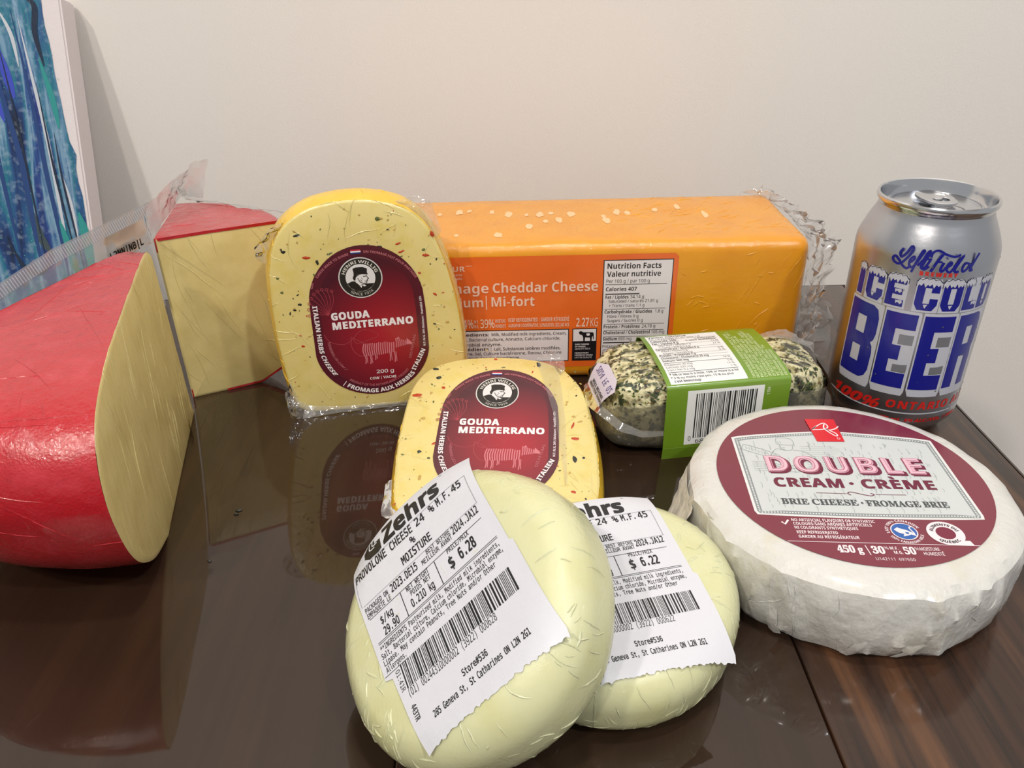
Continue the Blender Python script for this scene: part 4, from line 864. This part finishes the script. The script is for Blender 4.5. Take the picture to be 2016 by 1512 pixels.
for t_, x0, x1, y, h in (('NO ARTIFICIAL FLAVOURS OR SYNTHETIC', -30.4, 1.0, -29.3, 1.7), ('COLOURS/SANS ARÔMES ARTIFICIELS', -30.2, -.8, -31.5, 1.7), ('NI COLORANTS SYNTHÉTIQUES', -30.2, -6.6, -33.8, 1.7), ('KEEP REFRIGERATED', -30, -14.8, -36.5, 1.7), ('GARDER AU RÉFRIGÉRATEUR', -29.9, -7.6, -39, 1.7)):
    A.text(t_, x0, x1, y, h, bold=.02)
A.stroke([(-34.6, -41), (35.2, -41)], .28).text(serif('450 g'), -17.6, -8.4, -46.5, 3.7, font='math', bold=.02).stroke([(-6.9, -42.3), (-6.3, -47.6)], .35)
A.text(serif('30'), -5.2, -.6, -46.6, 3.7, font='math', bold=.02).text('%', -.4, 1.1, -44.3, 1.6).text('M.F.', 1.6, 4.6, -44.3, 1.6, bold=.02).text('M.G.', 2.4, 5.6, -46.6, 1.6, bold=.02)
A.text(serif('50'), 6.2, 10.4, -46.6, 3.7, font='math', bold=.02).text('%', 10.6, 12.1, -44.3, 1.6).text('MOISTURE', 12.4, 19.4, -44.4, 1.7, bold=.01).text('HUMIDITÉ', 12.9, 20.2, -46.9, 1.7, bold=.01).text('U142111  697650', -5.2, 8.7, -50.2, 1.5)
A.arc('LAIT 100% CANADIEN', 10.2, -33.8, 5.6, 190, 20, 1.2, bold=.02).arc('100% CANADIAN MILK', 10.2, -33.8, 6.8, 205, 345, 1.2, inside=True, bold=.02)
A.disc(10.2, -33.8, 4.9, hole=.9)
A.group('milk_logo', '2c5ea8', 3).disc(10.2, -33.8, 4.5)
A.group('milk_logo', 'ecdfe2', 4).poly([(6.6, -33), (8.2, -31.6), (9.4, -32.4), (11, -33), (13.6, -35), (14, -36.6), (12.2, -35.6), (10.6, -36.4), (9, -36.8), (9.6, -35.4), (8, -34.8), (7.2, -33.8)]).stroke([(13.6, -35), (12.6, -31.8), (13.8, -31)], .5, 3)
A.group('milk_logo', '2c5ea8', 5).poly([(10.2, -34.3), (11.6, -34.5), (11.4, -35.5), (10.6, -35.4)])
A.group('quebec_badge', 'ecdfe2', 3).disc(25.2, -34.3, 6.7).poly([(26, -41), (33, -41), (32.4, -38.4), (29, -38.4)])
A.group('quebec_badge', '762038', 4).disc(25.2, -34.3, 3.5)
A.group('quebec_badge', '2a2024', 4).arc('ALIMENTS DU', 25.2, -34.3, 4.3, 170, 15, 1.3, bold=.05).arc('QUÉBEC', 25.2, -34.3, 5.7, 225, 315, 1.3, inside=True, bold=.05)
A.group('red_logo', 'd4202c', 10).poly([(-7.4, 44.4), (5.8, 44.6), (5.6, 26.2), (-6.4, 26)])
A.group('red_logo', 'f0e4e6', 11).stroke([(-3.6, 38.6), (-6.4, 35.6), (-2, 39.8), (.6, 41), (1.4, 38), (-1, 36), (-6, 35.4)], .55, 5).stroke([(.4, 40.4), (-.6, 37), (.8, 33.5), (3.2, 30.4), (3.6, 32.6), (0, 36.4), (1.6, 35.4), (4.4, 36.6), (6.2, 38.6)], .6, 5).disc(3.6, 28.6, .7, n=14, hole=.7)
A.build(bf, card, .035)

# ================================================================== PROVOLONE PUCKS
prm = mat('provolone', fine=5, color=(214, 213, 168), rough=.38, coat=.75, coat_rough=.1, sss=.25, mottle=((208, 205, 150), 12, .45, .75, (1, 1, 1)), coat_bump=[(35, .28, (1, 1, 1)), (110, .2, (2, 1, 1))])
ink = '1f1f22'
def rot(t, ph, ga):
    return Matrix.Rotation(ph, 3, 'Z') @ Matrix.Rotation(t, 3, 'X') @ Matrix.Rotation(ga, 3, 'Z')
def provolone(label, cx, cy, tilt, ph, r_, th, rho, labO, labX, price, wt, code, seed, mods, lift=0, sc_=1.0):
    M = rot(tilt, ph, 0); ax_x, ax_y, nn = M.col[0], M.col[1], M.col[2]
    prof = [(r_*.0, th/2), (r_*.35, th/2), (r_-rho*1.6, th/2)]
    for k in range(1, 9): a = R(90*k/8); prof.append((r_-rho+rho*sin(a), th/2-rho+rho*cos(a)))
    for k in range(0, 9): a = R(90+90*k/8); prof.append((r_-rho+rho*sin(a), -th/2+rho+rho*cos(a)))
    prof += [(r_*.35, -th/2)]
    def rad(a): return 1+sum(am*cos(k*a-p0) for k, am, p0 in mods)
    pts = []; rings = []
    for (q, z) in prof[1:]:
        ring = []
        for j in range(96):
            a = 2*pi*j/96; rr = q*(1+(rad(a)-1)*min(1, q/r_)); p = ax_x*(rr*cos(a))+ax_y*(rr*sin(a))+nn*z; p += nn*.25*nz(p, .05, seed); ring.append(p)
        rings.append(ring)
    zmin = min(p.z for rg in rings for p in rg); C_ = Vector((cx, cy, -zmin+lift))
    t = thing('provolone_disk', label, 'cheese', (C_.x, C_.y, 0), 'provolone disks')
    v, f = loft([[tuple(p+C_) for p in rg] for rg in rings], True, True, True); recalc(obj('cheese_disk', v, f, prm, t, smooth=70))
    # paper label, bending down with the rounded rim
    FO = C_+nn*(th/2); disk = [c for c in t.children if c.name.startswith('cheese_disk')][0]
    def radial(p, n_, r): q = p-C_; return (q-nn*q.dot(nn)).normalized()*1.0-nn*.3+Vector((r.uniform(-.3, .3), r.uniform(-.3, .3), r.uniform(-.3, .3)))
    creases(disk, 170, (2.5, 11), .32, .32, radial, seed+50, None, lambda p, n_: p.z > 2 and (p-C_-nn*(p-C_).dot(nn)).length > r_*.72)
    creases(disk, 90, (1.5, 6), .5, .45, lambda p, n_, r: Vector((r.uniform(-1, 1), r.uniform(-1, 1), r.uniform(-1, 1))), seed+51, None, lambda p, n_: nz(p, .05, seed+4) > .15 and n_.dot(nn) > .3)
    lx = Vector(labX); lx = (lx-nn*lx.dot(nn)).normalized(); ly = nn.cross(lx)
    # FO-relative position of label origin: intersection of the view ray given as a world point on the face
    eye = Vector((0, 0, 239.6)); dr = Vector(labO)-eye; k_ = (FO-eye).dot(nn)/dr.dot(nn); LO = eye+dr*k_
    def sag(u, v):
        p = LO+lx*u*sc_+ly*v*sc_-FO; rr = p.length; e = rr-(r_*.985-rho)
        if e <= 0: return 0
        return e*e/46 if e < 16 else 16*16/46+(e-16)*.7
    pf = plane_fn(LO, lx*sc_, ly*sc_, nn, sag)
    A = Art(); rnd = random.Random(seed)
    tear = [(x, -8.4+.5*rnd.uniform(-1, 1)-.04*(x+41)*0) for x in [8-.8*k for k in range(62)]]
    A.group('paper_label', '', 1, mat('label_paper', fine=3, color=(212, 212, 218), rough=.5, coat=.15, coat_rough=.3, bump=[(60, .08, (1, 1, 1))])).poly([(-50.6, 64.8), (-47, 67.6), (-40, 70.2), (-30, 71.6), (-16, 72.2), (-4, 71.8), (6.4, 70.4), (7.4, 27.5), (8.6, 26.5), (8.8, -6)]+tear+[(-44.6, -9), (-46.6, 17.8), (-49.3, 18.8)])
    A.build(pf, t, .35, 3); pl = [c for c in t.children if c.name.startswith('paper_label')][0]
    A = Art()
    A.group('shop_logo', '201f22', 1).text('Zehrs', -33.2, -6.4, 62.3, 7.2, bold=.055)
    A.poly([(-43.2, 70-3), (-41, 69.2), (-37.5, 68.9), (-37.5, 66.8), (-34.4, 66.8), (-34.4, 62), (-36, 61.4), (-40.5, 61.8), (-43, 64)])
    A.group('shop_logo', 'e4e4e8', 2).stroke([(-40, 68.6), (-40, 65.6), (-37.4, 65)], .5, 3).stroke([(-38.4, 68.8), (-38.4, 66.4), (-36, 66)], .5, 3)
    A.group('printed_text', ink, 1)
    T = lambda s_, x0, x1, y, h=2.2, b=.012: A.text(s_, x0, x1, y, h, font='mono', bold=b)
    T('PROVOLONE CHEESE', -49, -21.2, 57.4, 3.3, .02); T('24 %', -19.4, -10.6, 57.6, 3.2, .02); T('M.F.', -9.4, -3.6, 57.6, 3.2, .02); T('45', -2.4, 1.5, 57.6, 3.2, .02); T('%', -23.6, -21.4, 53.2, 3, .02); T('MOISTURE', -29.2, -15.8, 48.9, 3.2, .02)
    T('PACKAGED ON', -48.4, -38, 44.2, 1.9); T('EMPAQUETE LE', -48.2, -37.6, 41.8, 1.9); T('2023.DE15', -36.6, -24.6, 43.5, 3.0, .02); T('BEST BEFORE', -19.8, -9.2, 45.3, 1.9); T('MEILLEUR AVANT', -22.6, -9.2, 43, 1.9); T('2024.JA12', -8.5, 2.8, 43.8, 3.0, .02)
    T('$/kg', -44, -38.6, 36.6, 2.7, .02); T('29.90', -44, -37.4, 32.2, 2.9, .02); T('NET WEIGHT', -31.4, -21.4, 39.3, 1.9); T('POIDS NET', -30.4, -21.6, 36.9, 1.9); T(wt, -31.4, -21.4, 33, 2.9, .02)
    T('PRICE/PRIX', -13, -3.6, 39.5, 1.9); T('$', -14, -11.9, 34, 4.1, .03); T(price, -9.6, -2.7, 34.2, 4.0, .03)
    T('**INGREDIENTS Pasteurized milk, Modified milk ingredients,', -47.4, 3.8, 28.2, 1.9); T('Salt, Bacterial culture, Calcium chloride, Microbial enzyme,', -47.8, 4, 25.6, 1.9); T('Lipase. May contain Peanuts, Tree Nuts and/or Other', -47.8, -.2, 23.1, 1.9); T('Allergens.', -47.8, -39.4, 20.6, 1.9)
    T('(01) 00244310000002 (3922) '+code, -42.8, -7.2, 8.6, 2.6, .0); T('Store#536', -24.2, -14.4, 1.8, 2.1, .02); T('285 Geneva St, St Catharines ON L2N 2G1', -37.4, 0, -2.1, 2.1, .02)
    A.text('01:41R', 0, 7.4, 0, 1.7, font='mono', warp=lambda x, y: (-45+y, 19-x)).text('443TR', 0, 5.2, 0, 1.8, font='mono', bold=.02, warp=lambda x, y: (-43.6+y, 6-x))
    A.text('TM', -5.6, -4.4, 70.2, .7)
    for x0, x1, y, w2 in ((-47.8, 2.6, 41.2, .2), (-47.5, 4.4, 31.5, .2), (-47.5, 4.4, 30.9, .2), (-49, -39, 19.8, .2)): A.rect(x0, y-w2/2, x1, y+w2/2)
    A.rect(-34, 31.5, -33.7, 41.2).rect(-18.6, 31.5, -18.3, 41.2)
    A.group('printed_rule', '9a9aa0', 1).rect(-49.2, 60.9, 3.6, 61.1).rect(3.5, 47.2, 3.75, 61.1).rect(-48.4, 47.1, 3.7, 47.3).rect(-49.3, 47.2, -49.1, 61.1)
    A.group('barcode', '1b1b1e', 1).bars(-42.7, 3.1, 11.4, 19.9, 77, 62)
    A.build(lambda u, v, l: pf(u, v, l+.35), pl, .07, 3)
    return t, FO, nn, pf
P2_, F2, nn2, pf2 = provolone('white provolone disk lying flat, its label priced 6.22, half hidden', 35.0, 220.5, R(6.2), R(12.3), 47.6, 29.0, 12, (49.7+.9766*8.06+.2137*24.3*1.0, 212.1+.2149*8.06-.971*24.3, 31), (.9766, .2149, 0), '6.22', '0.208 kg', '000622', 3, [(2, .012, 1), (3, .02, .6), (4, .008, 2)])
lb1 = Vector((-10.36, 180.4, 66.85))+Vector((.771, .223, .596))*8.06+Vector((-.298, .954, .029))*(-24.3)
tl1, ph1 = R(42), R(-59)
P1_, F1, nn1, pf1 = provolone('white provolone disk leaning on the other disk, its label priced 6.28', -14.6, 194.3, tl1, ph1, 49.6, 33.5, 13, tuple(lb1), (.771, .223, .596), '6.28', '0.210 kg', '000628', 1, [(2, .008, .5), (3, .012, 2), (5, .01, 1)], 0.3, 1.045)

# ================================================================== BEER CAN
CC = Vector((209.2, 382.5, 0))
K = thing('beer_can', 'tall silver aluminium beer can with blue block lettering on the right', 'can', CC)
alu = mat('brushed_aluminium', fine=4, color=(196, 198, 204), rough=.30, metal=1, bump=[(25, .06, (1, 1, 1))])
alu2 = mat('polished_aluminium', (214, 216, 220), .16, metal=1)
def lathe(name, prof, mt, parent, n=96, sm=35):
    rings = [[(CC.x+r_*cos(2*pi*j/n), CC.y+r_*sin(2*pi*j/n), z) for j in range(n)] for r_, z in prof]
    v, f = loft(rings, True, False, False); return recalc(obj(name, v, f, mt, parent, smooth=sm))
cp = [(.5, 9.5), (12, 8.6), (20, 5), (23.6, 1.2), (24.4, .1), (25.2, 0), (26.2, .5), (27.4, 2.2), (30, 5.4), (32.2, 8.6), (33, 11.6), (33.1, 14), (33.1, 60), (33.1, 96), (32.8, 99), (31.8, 102.4), (30.2, 106.4), (28.4, 110.4), (27.0, 113.2), (26.3, 115), (26.0, 117)]
lathe('can_body', cp, alu, K)
lathe('can_rim', [(26.0, 116.8), (26.5, 118), (27.3, 119), (27.6, 120.2), (27.4, 121.4), (26.8, 122), (26.1, 121.6), (25.7, 120.6), (25.3, 118.6), (24.6, 115.8), (23.6, 114.2), (22.9, 113.8), (22.3, 114.4), (21.8, 116.2), (21.2, 116.8), (12, 116.8), (.5, 116.8)], alu2, K)
# pull tab with a finger hole, lying along x
A = Art()
def tab(z0, z1):
    n = 40; ta = R(100); o_ = []; h_ = []
    for j in range(n):
        a = 2*pi*j/n; x, y = 7.7*math.copysign(abs(cos(a))**.8, cos(a)), 11.5*math.copysign(abs(sin(a))**.8, sin(a))
        o_.append((x, y)); h_.append((3.9*cos(a), 4.2+3.6*sin(a)))
    rot2 = lambda p: (CC.x+p[0]*cos(TA)-p[1]*sin(TA), CC.y+p[0]*sin(TA)+p[1]*cos(TA)+1.5)
    TA = R(188)
    rings = [[(*rot2(p), z) for p in ring] for ring, z in ((h_, z0), ([(p[0]*.93, p[1]*.94) for p in o_], z0), (o_, z0+.4), (o_, z1-.4), ([(p[0]*.93, p[1]*.94) for p in o_], z1), ([(p[0]*1.14, 4.2+(p[1]-4.2)*1.14) for p in h_], z1), (h_, z1-.4), (h_, z0))]
    return loft(rings, True, False, False)
recalc(obj('pull_tab', *tab(118.0, 119.8), alu2, K, smooth=35))
lathe('rivet', [(.2, 119.9), (1.6, 119.8), (2.2, 119.4), (2.4, 118.4), (2.4, 116.8)], alu2, K, 24)
Ax = Art(); Ax.group('score_line', '6e7074', 1, mat('score_line', (120, 122, 126), .3, metal=1)); Ax.disc(0, -9.5, 8.8, 8.0, 40, hole=.94)
Ax.build(lambda u, v, l: (CC.x+u, CC.y+v, 116.85+l), K)
Ax = Art(); Ax.group('dome_ring', '', 1, alu2).disc(0, 0, 20.5, n=60, hole=.97); Ax.build(lambda u, v, l: (CC.x+u, CC.y+v, 116.9+l), K)
def canf(u, v, l):
    rr = 33.1
    if v < 14: rr = 33.1-(0 if v > 11.6 else (11.6-v)*.26)
    return (CC.x+(rr+l)*sin(R(u)), CC.y-(rr+l)*cos(R(u)), v)
A = Art(); BLUE = '141c8c'; WH = 'c9cad0'
pw = mat('can_white_ink', (192, 193, 202), .32, coat=.4, coat_rough=.1); pb = mat('can_blue_ink', (14, 20, 132), .3, metal=.0, coat=.4, coat_rough=.1); pr_ = mat('can_red_ink', (204, 34, 26), .32, coat=.4, coat_rough=.1); pg = mat('can_grey_ink', (148, 150, 156), .35, metal=.6)
def letterE(x, w=25.4, z0=30.4, z1=71.1): return [(x, z0), (x+w, z0), (x+w, z0+8.4), (x+10, z0+8.4), (x+10, z0+15.5), (x+w*.68, z0+15.5), (x+w*.68, z0+23.5), (x+10, z0+23.5), (x+10, z0+32.4), (x+w, z0+32.4), (x+w, z1), (x, z1)]
def bowl(x, w, z0, z1): return
Bo = [(-81.5, 30.6), (-58, 30.6), (-53.5, 32.5), (-51.3, 36), (-51.0, 46), (-52, 49.5), (-54.2, 51.2), (-51.8, 53), (-50.6, 56.5), (-50.8, 65), (-53, 69.4), (-57.5, 71.1), (-81.5, 71.1)]
Bh1 = [(-71.5, 38.6), (-62.5, 38.6), (-62.5, 47.6), (-71.5, 47.6)]; Bh2 = [(-71.5, 54.6), (-62, 54.6), (-62, 64), (-71.5, 64)]
Ro = [(14.2, 30.6), (24, 30.6), (24, 48), (31, 48), (31, 30.6), (40.6, 30.6), (40.6, 47), (39, 51), (41, 55), (41, 66), (38.6, 70), (35, 71.1), (14.2, 71.1)]
Rh = [(24, 54.6), (31.4, 54.6), (31.4, 64.4), (24, 64.4)]
A.group('white_block_ink', '', 1, pw)
for l_, r_ in ((-82.8, -48), (-47, -18), (-16.6, 12.6), (13, 44)): A.poly([(l_, 30), (l_+2.4, 26.2), (r_-1.5, 26.2), (r_, 28.6), (r_, 71.5), (r_-1, 72.6), (l_, 72.6)])
for l_, r_ in ((-81, -73), (-70.5, -52), (-50.5, -33.5), (-27.8, -8), (-7.6, 10), (11.4, 27.5), (26.5, 43)): A.poly([(l_, 73), (l_, 87), (l_+2, 90.4), (r_-2, 90.4), (r_, 86), (r_, 73)])
A.group('grey_block_ink', '', 2, pg)
for x in (-45.8, -15.4): A.poly([(x+14, 39.2), (x+25.6, 39.2), (x+25.6, 44), (x+20, 43.4), (x+14, 43.4)]).poly([(x+14, 54.6), (x+25.6, 54.6), (x+25.6, 60), (x+14, 60)])
A.group('blue_lettering', '', 3, pb)
A.poly(Bo, [Bh1, Bh2]); A.poly(letterE(-45.9)); A.poly(letterE(-15.5)); A.poly(Ro, [Rh])
def rr_letters(ch, x0, x1, z0=74, z1=89.2):
    w_ = x1-x0; s_ = min(6.6, w_*.36); o_ = []
    if ch == 'I': A.rect(x0, z0, x1, z1)
    if ch == 'L': A.poly([(x0, z0), (x1, z0), (x1, z0+4.4), (x0+s_, z0+4.4), (x0+s_, z1), (x0, z1)])
    if ch == 'E': A.poly([(x0, z0), (x1, z0), (x1, z0+3.6), (x0+s_, z0+3.6), (x0+s_, z0+6), (x1-2, z0+6), (x1-2, z0+9.2), (x0+s_, z0+9.2), (x0+s_, z0+11.6), (x1, z0+11.6), (x1, z1), (x0, z1)])
    if ch in 'CO': 
        O_ = [(x0+3, z0), (x1-3, z0), (x1, z0+3), (x1, z1-3), (x1-3, z1), (x0+3, z1), (x0, z1-3), (x0, z0+3)]
        if ch == 'O': A.poly(O_, [[(x0+s_, z0+3.6), (x1-s_, z0+3.6), (x1-s_, z1-3.6), (x0+s_, z1-3.6)]])
        else: A.poly([(x0+3, z0), (x1-3, z0), (x1, z0+3), (x1, z0+6.2), (x1-s_, z0+6.2), (x1-s_, z0+3.6), (x0+s_, z0+3.6), (x0+s_, z1-3.6), (x1-s_, z1-3.6), (x1-s_, z1-6), (x1, z1-6), (x1, z1-3), (x1-3, z1), (x0+3, z1), (x0, z1-3), (x0, z0+3)])
    if ch == 'D': A.poly([(x0, z0), (x1-3, z0), (x1, z0+3), (x1, z1-3), (x1-3, z1), (x0, z1)], [[(x0+s_, z0+3.6), (x1-s_, z0+3.6), (x1-s_, z1-3.6), (x0+s_, z1-3.6)]])
LET = [('I', -80.2, -73.6), ('C', -69.6, -53.2), ('E', -50, -35.2), ('C', -27, -9.6), ('O', -7, 9.4), ('L', 12, 25.6), ('D', 27.2, 42)]
for c_, a, b in LET: rr_letters(c_, a, b)
A.group('snow_outline', '', 4, mat('can_navy_ink', (22, 24, 60), .4))
def cap(x0, x1, g):
    n = 12; top = [(x0-1+g*1.2*0-g+(x1-x0+2+2*g)*k/n, 88.2+1.9*sin(pi*k/n)**.4+.5*sin(k*2.1)+g*.7) for k in range(n+1)]
    bot = [(x1+1+g-(x1-x0+2+2*g)*k/n, 86.6+(1.0 if k % 2 else -.5)+.5*sin(k*1.7+x0)-g*.25) for k in range(n+1)]
    return top+bot
for c_, a, b in LET: A.poly(cap(a, b if c_ != 'L' else a+7, .45))
A.group('snow_ink', '', 5, pw)
for c_, a, b in LET: A.poly(cap(a, b if c_ != 'L' else a+7, 0))
for a, z in ((-62, 77.3), (-18.5, 77), (1.2, 76.9), (34, 77)): A.poly([(a-1.6, z), (a+1.8, z+.2), (a+1, z-.8), (a+.2, z-2), (a-.8, z-1)])
for a, z in ((-43.5, 82.8), (-41.5, 77.2), (20, 78)): A.poly([(a, z), (a+5, z+.3), (a+5.6, z-1), (a+4, z-1.8), (a+2, z-.9), (a+.6, z-1.8)])
A.group('blue_lettering', '', 3, pb)
# brewery name written as a brush script
LS = [([(-44, 103), (-46, 100.6), (-44.2, 98.8), (-41, 101.2), (-38.2, 104.6), (-36.6, 103.4), (-39.4, 99.4), (-44, 95.6), (-48.6, 95.6), (-51, 97.2), (-49.6, 98.6), (-46, 97.2), (-41.6, 94.6), (-38.4, 93.9), (-36.4, 95.6)], 1.15),
      ([(-37, 97), (-34.4, 98.8), (-35.2, 100), (-37.4, 98.2), (-37.2, 95.6), (-34.6, 94.9), (-32.4, 97), (-29.4, 101.4), (-28.2, 103.2), (-29.6, 103.2), (-32, 98.6), (-34.6, 92.4)], 1.1),
      ([(-31, 96), (-28.6, 98.4), (-25, 101.4), (-24, 103.6), (-25.8, 102.6), (-28.2, 97.6), (-28, 95.2), (-25.4, 95.6), (-22.6, 99.4)], 1.1), ([(-24.4, 101.8), (-27.4, 96.2), (-25.6, 94.6), (-22.6, 96.4)], 1.1), ([(-27.6, 99.6), (-21.6, 99.8)], .9),
      ([(-22.6, 100.6), (-22, 103), (-18, 104.2), (-12, 102.6), (-5, 101.6), (-1.4, 102.8)], 1.1), ([(-14.4, 102.6), (-17.6, 98.6), (-20.6, 93.9)], 1.3), ([(-18.4, 98.8), (-13.6, 98.8)], .9),
      ([(-12.2, 98.6), (-13.8, 95.6), (-12.4, 94.4), (-9.6, 96.6)], 1.2), ([(-10.8, 100.7), (-10.2, 100.9)], 1.3), ([(-9.4, 96.4), (-6.4, 97.8), (-7, 99), (-9, 97.4), (-8.8, 95), (-6, 94.2), (-3.6, 96.6)], 1.1),
      ([(-3.8, 96.6), (1.8, 102.4), (-2.6, 96.2), (-2.2, 94.4), (.8, 94.6)], 1.2), ([(8.4, 98), (5, 98.4), (3, 96.2), (4.2, 94.4), (7, 95.6), (9.4, 98.2)], 1.1), ([(14.6, 103), (10.6, 97), (10.2, 94.8), (12.4, 95.2)], 1.3)]
for P, w_ in LS:
    s_ = catmull([(x, (z-98.5)*1.03+98.5) for x, z in P], 5)
    # width in degrees along u, mm along z -> scale u
    n = len(s_); L_ = []; R2 = []
    for i in range(n):
        a, b = s_[max(0, i-1)], s_[min(n-1, i+1)]; d = Vector(((b[0]-a[0])*.578, b[1]-a[1])); d = d.normalized() if d.length > 1e-9 else Vector((1, 0)); q = Vector((-d.y/.578, d.x))*w_*.5
        L_.append((s_[i][0]+q.x, s_[i][1]+q.y)); R2.append((s_[i][0]-q.x, s_[i][1]-q.y))
    A.add(L_+R2, [(i, i+1, n+i+1, n+i) for i in range(n-1)])
A.group('red_lettering', '', 3, pr_)
A.text('BREWERY', -28.2, .8, 91.6, 1.9, bold=.06, sp=1.35)
A.group('red_lettering', '', 3, pr_); A.text('100%', -82, -34.5, 16.6, 5.6, bold=.05, shear=.35, warp=lambda x, y: (x, y+(x+82)*.05*0))
A.group('red_lettering', '', 3, pr_); A.text('ONTARIO ALE', -29.4, 54, 18.8, 4.4, bold=.045, sp=1.12, shear=.08)
A.group('red_lettering', '', 3, pr_); A.text('473 mL  5% ALC./VOL. • BEER', -34, 44, 11.2, 1.9, bold=.05, shear=.2)
A.group('white_line_ink', '', 3, pw).rect(-90, 15.9, 90, 16.6)
A.build(canf, K, .03, 4, 20)
# condensation drops
rnd = random.Random(9); V = []; Fc = []
for k in range(46):
    u, z = rnd.uniform(-60, 60), rnd.uniform(14, 104); r0 = rnd.choice((.25, .35, .6)); b0 = len(V); base = Vector(canf(u, z if z < 96 else 96, 0)); n_ = Vector((sin(R(u)), -cos(R(u)), 0)); tx = Vector((cos(R(u)), sin(R(u)), 0))
    for (s_, h_) in ((1, -.05), (.75, .25), (.35, .4)):
        for j in range(8): a = j*pi/4; V.append(tuple(base+tx*cos(a)*r0*s_+Vector((0, 0, 1))*sin(a)*r0*s_*1.2+n_*h_*r0))
    V.append(tuple(base+n_*.45*r0))
    for i in range(2):
        for j in range(8): Fc.append((b0+i*8+j, b0+i*8+(j+1) % 8, b0+i*8+8+(j+1) % 8, b0+i*8+8+j))
    for j in range(8): Fc.append((b0+16+j, b0+16+(j+1) % 8, b0+24))
obj('water_drops', V, Fc, film_mat('water', .9, (230, 235, 240), .02, 0, 10), K, smooth=80, kind='stuff')
# ================================================================== lamps the light comes from
for i, (x, y) in enumerate(((-850, -750), (-550, -1050), (850, -750), (150, 50))):
    t = thing('ceiling_lamp', ('recessed ceiling lamp above and left of the viewer', 'recessed ceiling lamp farthest behind the viewer', 'recessed ceiling lamp above and right of the viewer', 'recessed ceiling lamp nearest the wall')[i], 'lamp', (x, y, 1630), 'recessed ceiling lamps')
    rings = [[(x+r_*cos(2*pi*j/32), y+r_*sin(2*pi*j/32), z) for j in range(32)] for r_, z in ((62, 1650), (78, 1650), (78, 1645), (64, 1642), (62, 1650))]
    v, f = loft(rings, True, False, False); recalc(obj('trim_ring', v, f, trimm, t, smooth=40))

# ================================================================== crumbs on the table
for i, (x, y, r_, lb) in enumerate(((-131, 303, 1.0, 'dark herb crumb on the table, the larger of two left of centre'), (-131.5, 300, .8, 'dark herb crumb on the table, just in front of the larger crumb'), (-134, 268, .7, 'tiny dark crumb on the table, nearest to the viewer'))):
    rnd = random.Random(i); n = 9; v = []
    for h, k in ((0, .8), (.35, 1.1), (.7, .6)): v += [(x+r_*k*(1+rnd.uniform(-.3, .3))*cos(2*pi*j/n)*1.4, y+r_*k*(1+rnd.uniform(-.3, .3))*sin(2*pi*j/n), .02+h) for j in range(n)]
    f = [tuple(range(n))[::-1], tuple(range(2*n, 3*n))]+[(q*n+j, q*n+(j+1) % n, q*n+n+(j+1) % n, q*n+n+j) for q in range(2) for j in range(n)]
    o = obj('herb_crumb', v, f, flk[0], None, smooth=50); o['label'] = lb; o['category'] = 'crumb'; o['group'] = 'crumbs on the table'
